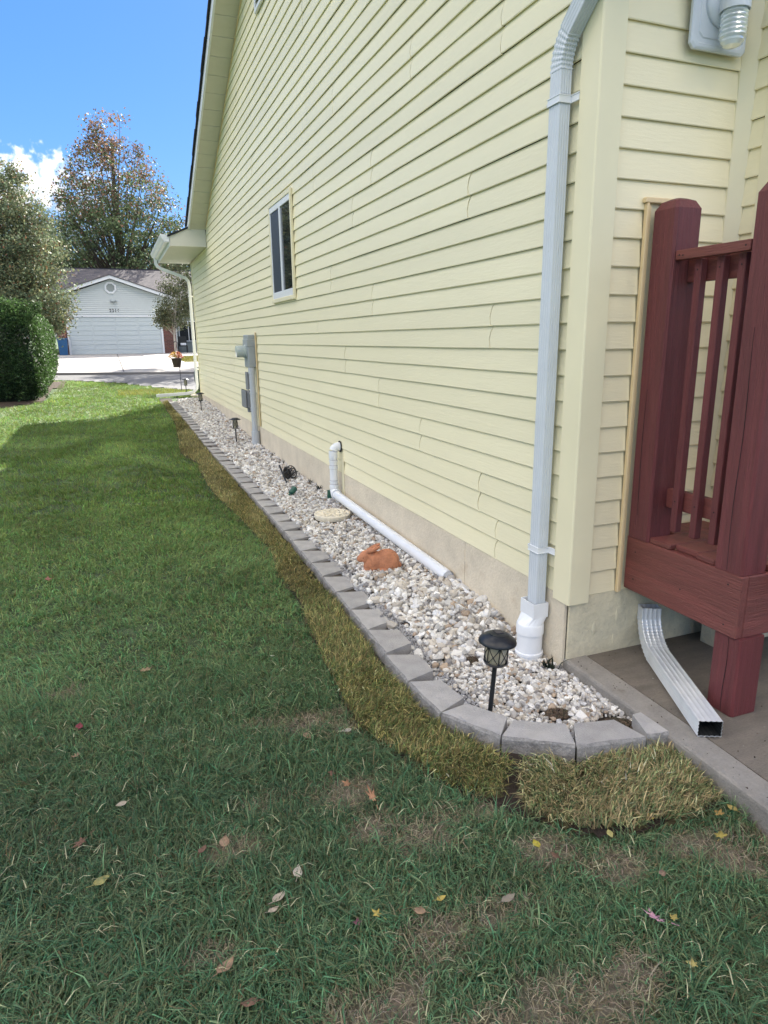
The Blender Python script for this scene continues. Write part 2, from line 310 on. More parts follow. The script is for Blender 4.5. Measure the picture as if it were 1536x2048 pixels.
# ground sheet: fine near the camera, coarse far away
def sheet(xs, ys, zf, m, name, kind='structure', mask=None, cols=None):
    X, Y = np.meshgrid(xs, ys); Z = zf(X, Y); V = np.stack([X.ravel(), Y.ravel(), Z.ravel()], 1); nx = len(xs); ny = len(ys)
    I, J = np.meshgrid(np.arange(nx - 1), np.arange(ny - 1)); q = (J * nx + I).ravel(); F = np.stack([q, q + 1, q + nx + 1, q + nx], 1)
    if mask is not None:
        cx = V[F, 0].mean(1); cy = V[F, 1].mean(1); F = F[mask(cx, cy)]
    c = cols(V[:, 0], V[:, 1]) if cols else None
    return npmesh(name, V, F, m, c, kind=kind, smooth=True)
PATCH = [(-1.354, 2.66, .24, .11), (-1.52, 2.70, .16, .07), (-1.17, 2.53, .16, .07), (-1.36, 2.13, .18, .11), (-1.75, 2.0, .14, .07), (-1.12, 1.82, .2, .13), (-1.30, 1.93, .12, .09), (-.97, 1.12, .26, .12), (-.62, 1.45, .16, .09), (-1.29, 1.44, .16, .09), (-.14, 1.36, .22, .13), (-2.34, 3.33, .12, .06), (-1.03, 1.44, .13, .07), (-1.6, 2.2, .14, .07), (-1.55, 1.3, .24, .10), (-.80, 1.60, .16, .09), (-.33, 1.44, .12, .06), (-.85, 1.85, .12, .06), (-1.9, 1.62, .14, .05), (-1.3, 1.15, .14, .06)]
def bare(x, y):
    v = np.zeros(len(x)); n = (fnoise(x, y, 9) - .5) * 2.4
    for (px, py, a, b) in PATCH: v = np.maximum(v, 1 - ((x - px) / a) ** 2 - ((y - py) / b) ** 2 + n * .9)
    return np.clip(v, 0, 1)
def lawncol(x, y):
    b = bare(x, y)[:, None]; g = np.array([.060, .085, .040]); s = np.array([.20, .168, .125]); n = fnoise(x, y, 3)[:, None]
    far = np.clip((y - 6) / 8, 0, 1)[:, None]
    return (g * (1 - far) + np.array([.055, .095, .028]) * far) * (.7 + .6 * n) * (1 - b) + s * b * (.6 + .8 * fnoise(x, y, 30)[:, None])
xs = np.concatenate([[-400, -150, -60, -25, -14, -9], np.arange(-6, -3, .25), np.arange(-3, .7, .035), np.arange(.8, 3, .4), [5, 9, 15, 30, 80, 200, 400]])
ys = np.concatenate([[-60, -20, -8, -3, -1, 0, .4], np.arange(.6, 4.2, .035), np.arange(4.3, 24, .2), np.arange(24, 60, 2), [80, 120, 200, 400]])
def gz(X, Y): return G(Y) - .012 * np.clip(bare(X.ravel(), Y.ravel()).reshape(X.shape), 0, 1) + .014 * (fnoise(X, Y, 2.2) - .5) - .06 * ((X > -.6) & (X < 9) & (Y > 2.05) & (Y < 17.4)) - .03 * ((X > .05) & (Y < 2.6) & (X < 4))
sheet(xs, ys, gz, M_LAWN, 'ground', cols=lawncol)
# soil under and between the sod pieces
sheet(np.arange(-1.25, .08, .03), np.concatenate([np.arange(1.48, 5, .03), np.arange(5.05, 17.2, .15)]), lambda X, Y: G(Y) + .006 + .012 * fnoise(X, Y, 12), M_SOIL, 'soil_strip', mask=lambda x, y: inpoly(x, y, SODALL) & (x < XF(y) + .1) | (inpoly(x, y, SODALL) & (y < 2.2) & (x < .02)))
# base of the gravel bed
BEDIN = [(-.0, 2.07), (-.13, 2.02), (-.32, 2.05), (-.50, 2.16), (-.60, 2.32), (-.66, 2.5), (-.66, 3), (-.64, 4), (-.61, 4.7), (-.585, 6), (-.58, 8), (-.60, 10), (-.64, 13), (-.68, 15.7), (-.70, 16.6), (-.72, 17.3), (.02, 17.35), (.02, 2.60)]
sheet(np.arange(-.86, .10, .03), np.arange(1.94, 17.4, .1), lambda X, Y: BZ(Y) - .022 + .008 * fnoise(X, Y, 14), M_BED, 'gravel_bed_base', mask=lambda x, y: inpoly(x, y, [(-.10, 1.94), (-.35, 1.99), (-.60, 2.2), (-.72, 2.45), (-.74, 4), (-.70, 6), (-.70, 10), (-.74, 13), (-.80, 16.7), (-.86, 17.4), (.08, 17.4), (.08, 2.6), (-.02, 2.0)]))
# patio slab, smooth edge band
mb = MB(); pts = [(-.185, 0), (-.07, 1.0), (-.03, 1.4), (-.004, 1.86), (.012, 2.62)]
def band(x0, z, w, mb):
    ps = [(p[0] + x0, p[1]) for p in pts]; qs = [(p[0] + x0 + w, p[1]) for p in pts]
    mb.hexa([(x, y, -.25) for x, y in ps + qs[::-1]], [(x, y, z) for x, y in ps + qs[::-1]])
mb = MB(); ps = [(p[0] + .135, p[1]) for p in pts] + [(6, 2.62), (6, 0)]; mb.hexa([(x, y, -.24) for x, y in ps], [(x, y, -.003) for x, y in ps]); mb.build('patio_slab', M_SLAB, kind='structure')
mb = MB()
n = 14
for i in range(n + 4):   # rounded edge profile swept along the curved edge
    pass
ypts = [0, .4, .8, 1.1, 1.4, 1.65, 1.86, 2.1, 2.35, 2.62]
prof = [(0, -.25), (0, -.014), (.004, -.005), (.013, 0), (.125, .001), (.133, -.006), (.133, -.25)]
vs = [(float(EDX(y)) + a + random.uniform(-.0015, .0015), y, b) for y in ypts for a, b in prof]; k = len(prof)
mb.add(vs, [[i * k + j, i * k + j + 1, (i + 1) * k + j + 1, (i + 1) * k + j] for i in range(len(ypts) - 1) for j in range(k - 1)])
mb.build('patio_edge', M_SLABE, kind='structure')
# street and driveway across it
sheet(np.arange(-40, 40.1, .3), np.arange(18, 27.3, .15), lambda X, Y: G(Y) + .02 - .03 * np.exp(-((Y - 24.6 + .25 * np.clip(X + 1.6, -3, 3)) / .35) ** 2), M_ROAD, 'street', mask=lambda x, y: y > EDGE(x))
dc = lambda x: 24.4 - .25 * np.clip(x + 1.6, -3, 3)
sheet(np.arange(-5.6, 4.05, .3), np.arange(24, 42.7, .25), lambda X, Y: G(Y) + .045, M_DRIVE, 'driveway', mask=lambda x, y: (y > dc(x) + .15) & ~((x > .95) & (y > 31) & (y < 38.0) & (x > .95 + (38 - y) * -.02)))
sheet(np.array([-1.62, -1.58]), np.arange(25, 42.3, .5), lambda X, Y: G(Y) + .050 + 0 * X, M_JOINT, 'driveway_joint')
sheet(np.arange(-5.6, 4.1, .3), np.array([31.85, 31.91]), lambda X, Y: G(Y) + .050, M_JOINT, 'driveway_joint')
mb = MB(); cp = [(x, float(dc(x)), float(G(dc(x))) + .03) for x in np.arange(-40, 40.1, .5)]
mb.sweep(cp, [(-.09, -.05), (.09, -.05), (.07, .045), (-.07, .045)]); mb.build('kerb', M_ROAD, kind='structure')
sheet(np.arange(-14, -3.2, .25), np.arange(15.9, 23, .25), lambda X, Y: G(Y) + .01 + .02 * fnoise(X, Y, 4), M_MULCH, 'mulch_bed', mask=lambda x, y: inpoly(x, y, [(-3.5, 17.4), (-3.3, 22.3), (-14, 22.5), (-14, 16), (-4.3, 16.2)]))
# ------------------------------------------------------------------ the yellow house
SL = .439
def soff(y): return 3.803 + SL * (14.21 - y) if y > 8.7 else 3.803 + SL * (14.21 - 8.7) - SL * (8.7 - y)
house = thing('yellow_house', 'yellow vinyl sided house with a concrete foundation along the gravel bed', 'house')
LAP = .12; ZS = .335
def ylim(z):
    lo, hi = 2.66, 17.30
    if z > 3.36: hi = 14.47
    if z > 3.69: hi = min(hi, 14.21 - (z - 3.803) / SL)
    zr = soff(8.7)
    lo = max(lo, 8.7 - (zr - z) / SL) if z > 3.5 else lo
    return lo, hi
KN = {0: [6.73], 1: [3.49, 7.62], 2: [4.346, 11.2], 3: [5.152], 4: [5.99, 13.6], 5: [6.855, 12.1], 6: [8.714, 14.9], 7: [6.358, 10.52], 8: [3.691, 9.99], 9: [5.7, 8.9, 12.4], 10: [5.246, 11.9], 11: [6.823, 10.1], 12: [4.502], 13: [6.15, 10.82], 14: [7.022, 9.7], 15: [6.316], 16: [4.6, 8.5], 17: [7.002]}
def profile(z0, nlap=2):
    """outward offset (towards the viewer is positive) and height of a moulded double panel"""
    P = []
    for i in range(nlap):
        z = z0 + i * LAP
        P += [(.0, z + .0005), (.0125, z - .0035), (.0150, z + .001), (.0143, z + .006), (.0105, z + .045), (.0060, z + .085), (.0015, z + LAP - .003)]
    return P
def panel(row):
    z0 = ZS + row * 2 * LAP; P = profile(z0); seams = sorted(KN.get(row, []))
    lo, hi = ylim(z0 + LAP)
    if hi - lo < .3: return
    s = list(seams)
    if not s: s = [lo + 1.2 + (row * 1.37) % 2.2]
    while s[0] - 3.5 > lo: s.insert(0, s[0] - 3.45)
    while s[-1] + 3.5 < hi: s.append(s[-1] + 3.45 + .2 * math.sin(row * 3.1))
    s = [q for q in s if lo + .25 < q < hi - .2]; cuts = [None] + s + [None]
    for i in range(len(cuts) - 1):
        a, b = cuts[i], cuts[i + 1]; mb = MB(); vs = []; off = .0014 * (i % 2)
        n = len(P); ya = a if a is not None else ylim(z0 + LAP)[0]; yb2 = b if b is not None else ylim(z0 + LAP)[1]; m = max(2, int((yb2 - ya) / .45) + 1); ph = random.uniform(0, 6.28)
        for q in range(m):
            u = q / (m - 1); wz = .0011 * math.sin(ph + q * 1.9) + .0006 * math.sin(q * 4.1 + row); wx = .0009 * math.sin(ph * 2 + q * 2.7)
            for j, (d, z) in enumerate(P):
                l2, h2 = ylim(min(max(z, ZS), 7)); t = ((z - z0) / LAP) % 1.0; E = []
                for end, c in ((0, a), (1, b)):
                    if c is None: y = l2 if end == 0 else max(h2, l2 + .01)
                    else: y = c + .024 * math.sin(t * math.pi) - .012 * t + (.0024 if end == 0 else -.0024)
                    E.append(min(max(y, l2), max(h2, l2 + .005)))
                vs.append((.0150 - d - off - wx * (d > .001), E[0] + (E[1] - E[0]) * u, z + wz))
        fs = [[k * n + j, k * n + j + 1, (k + 1) * n + j + 1, (k + 1) * n + j] for k in range(m - 1) for j in range(n - 1)]
        ends = vs[:n] + vs[(m - 1) * n:]; o_ = len(vs); vs += [(.0168, p[1], p[2]) for p in ends]
        fs += [[j, o_ + j, o_ + j + 1, j + 1] for j in range(n - 1)] + [[(m - 1) * n + j, (m - 1) * n + j + 1, o_ + n + j + 1, o_ + n + j] for j in range(n - 1)]
        mb.add(vs, fs); mb.build('siding_panel', M_SID, house)
for row in range(26):
    if ylim(ZS + row * .24 + .12)[1] - ylim(ZS + row * .24 + .12)[0] > .3: panel(row)
# solid body behind the siding
mb = MB(); zr = soff(8.7) + .02
mb.hexa([(.019, 2.602, -.3), (.019, 17.3, -.3), (.019, 17.3, 3.36), (.019, 14.46, 3.36), (.019, 14.46, 3.66), (.019, 8.7, zr), (.019, 2.602, soff(2.602))],
        [(9, 2.602, -.3), (9, 17.3, -.3), (9, 17.3, 3.36), (9, 14.46, 3.36), (9, 14.46, 3.66), (9, 8.7, zr), (9, 2.602, soff(2.602))])
mb.build('wall', M_DARK, house)
# side foundation with form seams
cuts = [2.604, 3.655, 6.02, 8.45, 10.9, 13.35, 15.8, 17.31]
for a, b in zip(cuts, cuts[1:]):
    boxp('foundation_panel', (.002, a + .0025, -.3), (.018, b - .0025, ZS - .003 - .0), M_FND, house)
boxp('foundation', (.0185, 2.6, -.3), (.3, 17.315, ZS - .001), M_FND, house)
# end wall (faces the deck): siding rows of double panels
YE = 2.585
def endrow(row, x0, x1, nl=2):
    z0 = ZS + row * 2 * LAP; P = profile(z0, nl); mb = MB(); vs = []
    for x in (x0, x1):
        vs += [(x, YE - d + .015, z) for d, z in P]
    n = len(P); mb.add(vs, [[n + j, n + j + 1, j + 1, j] for j in range(n - 1)]); mb.build('siding_panel', M_SIDE2, house)
for row in range(12):
    z0 = ZS + row * .24
    if z0 < 2.10 < z0 + .24:
        endrow(row, .108, .286, 1); endrow(row + .5, .108, .775, 1); endrow(row, .318, .775, 1)
    elif z0 + .12 < 2.16:
        endrow(row, .108, .286)
        if z0 > .55: endrow(row, .318, .775)
    else: endrow(row, .108, .775)
boxp('wall', (.02, 2.601, ZS), (.80, 2.66, 3.3), M_TRIM, house)
boxp('foundation', (.0185, 2.588, -.3), (3.5, 2.66, ZS - .002), M_FND2, house)
for (x, z, a, b) in [(.175, .14, .016, .045), (.315, .19, .006, .05), (.30, .06, .004, .04)]:
    mb = MB(); n = 11; ring = [(x + a * math.cos(t) * random.uniform(.7, 1.1), 2.5878, z + b * math.sin(t) * random.uniform(.8, 1.1)) for t in np.linspace(0, 2 * math.pi, n, endpoint=False)]
    vs = ring + [(x + (p[0] - x) * .6, 2.584 + random.uniform(-.001, .001), z + (p[2] - z) * .6) for p in ring] + [(x, 2.583, z)]
    mb.add(vs, [[j, (j + 1) % n, n + (j + 1) % n, n + j] for j in range(n)] + [[n + j, n + (j + 1) % n, 2 * n] for j in range(n)])
    mb.build('concrete_patch', M_FND2, house)
# corner post: L-shaped vinyl trim
def ltrim(name, x, y, wx, wy, z0, z1, m, t=.014):
    mb = MB(); c = .008
    pts = [(x, y + wy), (x, y + c), (x + c * .3, y + c * .3), (x + c, y), (x + wx, y), (x + wx, y + t), (x + t, y + t), (x + t, y + wy)]
    mb.hexa([(a, b, z0) for a, b in pts], [(a, b, z1) for a, b in pts]); return mb.build(name, m, house)
ltrim('corner_trim', -.012, YE - .022, .121, .128, ZS - .03, 4.2, M_TRIM, t=.026)
ltrim('corner_trim', -.010, 17.29, .08, .02, ZS - .02, 3.36, M_TRIM, t=.02)
boxp('corner_trim', (-.010, 17.22, ZS - .02), (.02, 17.288, 3.355), M_TRIM, house)
# inside corner post and the wall that steps back towards the viewer
mb = MB(); mb.hexa([(.765, YE, ZS), (.805, YE - .055, ZS), (.83, YE - .055, ZS), (.83, YE + .02, ZS), (.765, YE + .02, ZS)], [(.765, YE, 3.3), (.805, YE - .055, 3.3), (.83, YE - .055, 3.3), (.83, YE + .02, 3.3), (.765, YE + .02, 3.3)]); mb.build('inside_corner_trim', M_TRIM, house)
for row in range(12):
    P = profile(ZS + row * .24); mb = MB(); vs = []
    for y in (2.45, 2.532): vs += [(.815 - d, y, z + .03) for d, z in P]
    n = len(P); mb.add(vs, [[j, j + 1, n + j + 1, n + j] for j in range(n - 1)]); mb.build('siding_panel', M_SID, house)
boxp('wall', (.82, 2.402, ZS), (3.4, 2.598, 3.3), M_DARK, house)
boxp('foundation', (.816, 2.396, -.2), (3.4, 2.5, ZS - .002), M_FND2, house)
ltrim('corner_trim', .797, 2.37, .12, .085, ZS, 3.3, M_TRIM, t=.02)
for row in range(12):
    P = profile(ZS + row * .24); mb = MB(); vs = []
    for x in (.92, 3.2): vs += [(x, 2.40 - d, z) for d, z in P]
    n = len(P); mb.add(vs, [[n + j, n + j + 1, j + 1, j] for j in range(n - 1)]); mb.build('siding_panel', M_SIDE2, house)
# tan channel round the deck post opening
mb = MB(); mb.cbox((.287, YE - .020, ZS - .005), (.302, YE + .002, 2.160), .003); mb.cbox((.303, YE - .012, ZS - .005), (.318, YE + .002, 2.150), .003); mb.build('post_channel', M_JCH, house)
mb = MB(); mb.cbox((.275, YE - .022, 2.160), (.53, YE + .002, 2.182), .003); mb.build('post_channel', M_JCH, house)
boxp('post_backing', (.318, 2.5845, ZS), (.52, 2.598, 2.15), M_TRIM, house)

# upper rake: soffit panels, fascia, shingle edge, frieze channel
y = 14.46; k = 0
while y > 2.6:
    w = .1525; y0, y1 = y - w, y; zz = .004 if k % 2 else 0
    if not (y0 < 8.7 < y1) and y1 > 3.0:
        mb = MB(); q = [(-.298, y0 + .003), (.0, y0 + .003), (.0, y1 - .003), (-.298, y1 - .003)]
        mb.hexa([(a, b, soff(b) + zz) for a, b in q], [(a, b, soff(b) + .02) for a, b in q]); mb.build('soffit_panel', M_SOFF, house)
    y -= w; k += 1
def rake(name, x0, x1, d0, d1, m, ya=14.62, seg=1):
    mb = MB()
    for (a, b) in ((ya, 8.7), (8.7, 2.2)):
        for s in range(seg):
            p = a + (b - a) * s / seg; q = a + (b - a) * (s + 1) / seg; j = random.uniform(-.006, .006) if seg > 1 else 0
            mb.hexa([(x0 - j, p, soff(p) + d0), (x1, p, soff(p) + d0), (x1, q, soff(q) + d0), (x0 - j, q, soff(q) + d0)],
                    [(x0 - j, p, soff(p) + d1), (x1, p, soff(p) + d1), (x1, q, soff(q) + d1), (x0 - j, q, soff(q) + d1)])
    return mb.build(name, m, house)
rake('rake_fascia', -.328, -.299, -.012, .135, M_WHITE)
rake('rake_soffit_backing', -.298, .0, .021, .032, M_DARK)
rake('rake_frieze', -.006, .014, -.03, -.004, M_JCH, ya=14.35)
rake('shingle_edge', -.362, -.30, .1355, .172, M_ROOF, seg=22)
rake('roof', -.30, 9.3, .14, .168, M_ROOF, ya=14.62)
# front wing roof with eave return over the far corner
mb = MB()
zf = lambda x: 3.545 + .43 * (x + .69)
mb.hexa([(-.73, 14.43, zf(-.73) + .005), (4.2, 14.43, zf(4.2) + .005), (4.2, 17.78, zf(4.2) + .005), (-.73, 17.78, zf(-.73) + .005)], [(-.73, 14.43, zf(-.73) + .035), (4.2, 14.43, zf(4.2) + .035), (4.2, 17.78, zf(4.2) + .035), (-.73, 17.78, zf(-.73) + .035)])
mb.hexa([(4.2, 14.43, zf(4.2) + .005), (9.2, 14.43, zf(-.8)), (9.2, 17.78, zf(-.8)), (4.2, 17.78, zf(4.2) + .005)], [(4.2, 14.43, zf(4.2) + .035), (9.2, 14.43, zf(-.8) + .03), (9.2, 17.78, zf(-.8) + .03), (4.2, 17.78, zf(4.2) + .035)])
mb.build('front_roof', M_ROOF, house)
mb = MB(); mb.add([(-.69, 14.46, 3.372), (-.002, 14.46, 3.372), (-.002, 14.46, zf(-.002)), (-.69, 14.46, zf(-.69)), (-.69, 14.475, 3.372), (-.002, 14.475, 3.372), (-.002, 14.475, zf(-.002)), (-.69, 14.475, zf(-.69))], [[0, 1, 2, 3], [7, 6, 5, 4], [0, 4, 5, 1], [3, 2, 6, 7], [0, 3, 7, 4]])
mb.build('eave_end_panel', M_SOFFW, house)
for a, b in ((14.478, 15.7), (15.704, 16.9), (16.904, 17.70)):
    boxp('soffit_panel', (-.685, a, 3.376), (-.002, b, 3.39), M_SOFFW, house)
boxp('eave_fascia', (-.70, 14.46, 3.373), (-.686, 17.72, 3.54), M_WHITE, house)
mb = MB(); mb.add([(-.69, 17.72, 3.38), (4.2, 17.72, 3.38), (4.2, 17.72, zf(4.2)), (-.69, 17.72, zf(-.69))], [[0, 1, 2, 3]]); mb.add([(4.2, 17.72, 3.38), (9, 17.72, 3.38), (4.2, 17.72, zf(4.2))], [[0, 1, 2]]); mb.build('front_gable', M_TRIM, house)
mb = MB(); gp = [(-.702, 3.57), (-.702, 3.445), (-.79, 3.445), (-.80, 3.475), (-.83, 3.50), (-.845, 3.53), (-.855, 3.565), (-.855, 3.58), (-.842, 3.58), (-.84, 3.565)]
vs = [(x, yy, z) for yy in (14.45, 17.74) for x, z in gp]; n = len(gp)
mb.add(vs, [[j, (j + 1) % n, n + (j + 1) % n, n + j] for j in range(n - 1)] + [list(range(8)), [n + i for i in range(8)][::-1]]); mb.build('gutter', M_WHITE, house)

# window
def window(y0, y1, z0, z1, name='window'):
    fr = MB(); x0, x1 = -.030, .0
    for a, b in (((x0, y0, z0), (x1, y0 + .035, z1)), ((x0, y1 - .035, z0), (x1, y1, z1)), ((x0 - .001, y0 + .0352, z0), (x1, y1 - .0352, z0 + .045)), ((x0 - .001, y0 + .0352, z1 - .045), (x1, y1 - .0352, z1))): fr.cbox(a, b, .004)
    w = fr.build(name, M_TRIM, house)
    ss = MB()
    for a, b in (((-.022, y0 + .036, z0 + .046), (-.004, y1 - .036, z0 + .12)), ((-.022, y0 + .036, z1 - .11), (-.004, y1 - .036, z1 - .046))): ss.cbox(a, b, .003)
    ym = (y0 + y1) / 2
    ss.cbox((-.024, ym - .03, z0 + .1205), (-.004, ym + .03, z1 - .1105), .003); ss.cbox((-.02, y0 + .036, z0 + .1205), (-.006, y0 + .062, z1 - .1105), .003); ss.cbox((-.02, y1 - .062, z0 + .1205), (-.006, y1 - .036, z1 - .1105), .003)
    ss.build('sash', M_WHITE, w)
    boxp('pane', (-.009, y0 + .0622, z0 + .121), (-.005, ym - .0302, z1 - .111), M_GLASS, w)
    boxp('screen', (-.012, ym + .0302, z0 + .121), (-.008, y1 - .0622, z1 - .111), M_SCREEN, w)
    return w
window(7.64, 8.725, 2.03, 3.165)
gv = MB()
for a, b in (((-.03, 8.42, 5.24), (0, 8.46, 5.75)), ((-.03, 8.87, 5.24), (0, 8.91, 5.75)), ((-.031, 8.4605, 5.24), (0, 8.8695, 5.28)), ((-.031, 8.4605, 5.71), (0, 8.8695, 5.75))): gv.cbox(a, b, .004)
gvo = gv.build('gable_vent', M_WHITE, house)
for i in range(8):
    z = 5.29 + i * .052; mb = MB(); mb.hexa([(-.022, 8.461, z), (-.004, 8.461, z + .03), (-.004, 8.869, z + .03), (-.022, 8.869, z)], [(-.022, 8.461, z + .008), (-.004, 8.461, z + .038), (-.004, 8.869, z + .038), (-.022, 8.869, z + .008)]); mb.build('slat', M_GREY, gvo)

# ------------------------------------------------------------------ downspouts and drains
def ds_section(w, d, ribs=4, r=.006):
    """rectangular section w (across) by d (deep) with shallow corrugations on the broad faces"""
    P = []
    def line(a, b, axis, sgn):
        m = ribs * 4 + 1
        for i in range(m):
            t = i / (m - 1); off = -.0028 * (1 if i % 4 in (1, 2, 3) and 0 < i < m - 1 else 0) * (1 if i % 4 == 2 else .8)
            p = (a[0] + (b[0] - a[0]) * t, a[1] + (b[1] - a[1]) * t)
            P.append((p[0], p[1] + sgn * off) if axis == 'x' else (p[0] + sgn * off, p[1]))
    line((-w / 2 + r, -d / 2), (w / 2 - r, -d / 2), 'x', -1); P.append((w / 2 - r * .3, -d / 2 + r * .3))
    line((w / 2, -d / 2 + r), (w / 2, d / 2 - r), 'y', 1) ; P.append((w / 2 - r * .3, d / 2 - r * .3))
    line((w / 2 - r, d / 2), (-w / 2 + r, d / 2), 'x', 1); P.append((-w / 2 + r * .3, d / 2 - r * .3))
    line((-w / 2, d / 2 - r), (-w / 2, -d / 2 + r), 'y', -1); P.append((-w / 2 + r * .3, -d / 2 + r * .3))
    return P
def corr_path(pts, n=14, amp=.045):
    """crimped elbow: radii wobble along the path"""
    return pts
dsp = thing('downspout', 'white corrugated downspout fixed to the siding beside the near house corner', 'downspout', (-.045, 2.785, .15))
def loc_build(mb, name, m, parent, base):
    mb.v = [(x - base[0], y - base[1], z - base[2]) for x, y, z in mb.v]; return mb.build(name, m, parent)
B0 = (-.045, 2.785, .15)
mb = MB(); mb.sweep([(-.045, 2.785, z) for z in (.19, 1, 2, 2.70)], ds_section(.060, .080), up=(0, 1, 0)); loc_build(mb, 'pipe', M_DS, dsp, B0)
mb = MB(); path = []; sc = []
NB = 34
for i in range(NB):
    t = i / (NB - 1) * R(50); rr = .20
    path.append((-.045, 2.785 - rr * (1 - math.cos(t)), 2.70 + rr * math.sin(t))); sc.append(1.02 + .05 * (1 if i % 4 < 2 else -.4))
e = Vector(path[-1]); dv = Vector((0, -math.sin(R(50)), math.cos(R(50))))
sec = [(a, b) for a, b in ds_section(.060, .080)]
mb.sweep(path, sec, up=(1, 0, 0), scales=sc); 
# the sweep frame for the elbow must keep the same section orientation as the pipe
mb = MB()
def oriented(mb, path, w, d, scales=None, xax=(1, 0, 0), mi=0, caps=True):
    """sweep with section 'w' along xax and 'd' across it"""
    sect = ds_section(w, d); P = [Vector(p) for p in path]; X = Vector(xax); vs = []; n = len(sect)
    for i, p in enumerate(P):
        t = ((P[min(i + 1, len(P) - 1)] - P[max(i - 1, 0)])).normalized(); a = (X - t * X.dot(t)).normalized(); b = t.cross(a); k = scales[i] if scales else 1
        vs += [p + a * (q[0] * k) + b * (q[1] * k) for q in sect]
    fs = [[i * n + j, i * n + (j + 1) % n, (i + 1) * n + (j + 1) % n, (i + 1) * n + j] for i in range(len(P) - 1) for j in range(n)]
    if caps: fs += [list(range(n))[::-1], [(len(P) - 1) * n + j for j in range(n)]]
    mb.add(vs, fs, False, mi)
oriented(mb, path, .060, .080, sc); loc_build(mb, 'elbow', M_DS, dsp, B0)
mb = MB(); oriented(mb, [e - dv * .02, e + dv * .9], .064, .084); loc_build(mb, 'upper_pipe', M_DS, dsp, B0)
for zc in (2.585, .545):
    mb = MB(); h = .017
    q = [(-.004, 2.87), (-.060, 2.834), (-.079, 2.829), (-.079, 2.741), (-.060, 2.741), (-.018, 2.741), (-.016, 2.722), (-.014, 2.690)]
    vs = [(x, yy, zc - h) for x, yy in q] + [(x, yy, zc + h) for x, yy in q] + [(x + .003, yy + (.003 if i < 3 else -.003) * (0 if i in (3,) else 1), zc + h) for i, (x, yy) in enumerate(q)]
    n = len(q); mb.add(vs, [[i, i + 1, n + i + 1, n + i] for i in range(n - 1)] + [[n + i, n + i + 1, 2 * n + i + 1, 2 * n + i] for i in range(n - 1)])
    for s in (-1, 1): mb.sweep([(x - .0012, yy - (.001 if i > 2 else 0), zc + s * h * .82) for i, (x, yy) in enumerate(q)], [(-.0018, -.0018), (.0018, -.0018), (.0018, .0018), (-.0018, .0018)])
    mb.lathe([(0, 0), (.005, 0), (.005, .004), (0, .004)], 8, c=(-.066, 2.846, zc - .002)); loc_build(mb, 'strap', M_WHITE, dsp, B0)
drain = thing('drain_boot', 'white round PVC drain fitting receiving the near downspout in the gravel', 'drain pipe', (-.076, 2.785, -.08))
BD = (-.076, 2.785, -.08)
mb = MB(); mb.lathe([(.068, 0), (.068, .050), (.074, .052), (.074, .064), (.067, .068), (.0665, .165), (.072, .168), (.072, .215), (.068, .224), (.0, .226)], 28, c=BD); loc_build(mb, 'pipe', M_PVC, drain, BD)
mb = MB()   # square-to-round adapter
x0, x1, y0, y1 = -.098, -.010, 2.725, 2.848
for (a, b) in (((x0, y0), (x0 + .004, y1)), ((x1 - .004, y0), (x1, y1)), ((x0 + .0042, y0), (x1 - .0042, y0 + .004)), ((x0 + .0042, y1 - .004), (x1 - .0042, y1))): mb.box((*a, .185), (*b, .262))
n = 20; top = []; bot = []
for j in range(n):
    t = 2 * math.pi * (j + .5) / n; c, s = math.cos(t), math.sin(t); k = min(1 / max(abs(c), abs(s)), 1.30); top.append(((x0 + x1) / 2 + c * k * (x1 - x0) / 2, (y0 + y1) / 2 + s * k * (y1 - y0) / 2, .187)); bot.append((BD[0] + c * .0675, BD[1] + s * .0675, .142))
mb.add(bot + top, [[j, (j + 1) % n, n + (j + 1) % n, n + j] for j in range(n)] + [[n + j for j in range(n)]], False); loc_build(mb, 'adapter', M_PVC, drain, BD)
# sump discharge pipe
sp = thing('discharge_pipe', 'white PVC pipe coming out of the siding, turning down and running along the foundation', 'drain pipe')
def arc(c, r, a0, a1, ax0, ax1, n=8):
    return [tuple(Vector(c) + Vector(ax0) * (r * math.cos(a0 + (a1 - a0) * i / n)) + Vector(ax1) * (r * math.sin(a0 + (a1 - a0) * i / n))) for i in range(n + 1)]
px, py = -.075, 6.20
mb = MB(); mb.tube([(.0, py, .585), (-.02, py, .585)] + arc((-.02, py, .53), .055, R(90), R(180), (1, 0, 0), (0, 0, 1)) + [(px, py, .49)], .042, 16); mb.build('elbow', M_PVC, sp)
mb = MB(); mb.tube([(px, py, .492), (px, py, .20)], .038, 16)
for z in (.49, .455, .40, .385, .25, .21): mb.tube([(px, py, z), (px, py, z - .012)], .0425, 16)
mb.build('riser', M_PVC, sp)
mb = MB()
for z in (.462, .408, .374, .258, .222): mb.tube([(px, py, z), (px, py, z - .003)], .0395, 16)
mb.build('joint_ring', mat('ring_grey', (.30, .29, .32), .5), sp)
mb = MB(); mb.tube([(px, py, .205), (px, py, .19)] + arc((px, py - .06, .19), .06, 0, R(-90), (0, 1, 0), (0, 0, 1), 8)[1:] , .045, 16); mb.tube([(px, py - .05, .130), (px, py - .075, .128)], .052, 16); mb.build('lower_elbow', M_PVC, sp)
mb = MB(); mb.tube([(px, py - .07, .127), (-.062, 5.0, .093), (-.05, 3.78, .060)], .041, 18, caps=False); mb.tube([(-.05, 3.80, .0605), (-.05, 3.79, .060)], .036, 18); mb.tube([(-.048, 3.80, .045), (-.035, 3.50, .022)], .020, 8); mb.build('long_pipe', M_PVC, sp)
mb = MB(); mb.tube([(-.002, py, .585), (-.010, py, .585)], .055, 16); mb.build('wall_flange', M_DARK, sp)
boxp('backing_strip', (-.004, py - .10, .02), (.0, py - .03, .49), M_TRIM, sp)

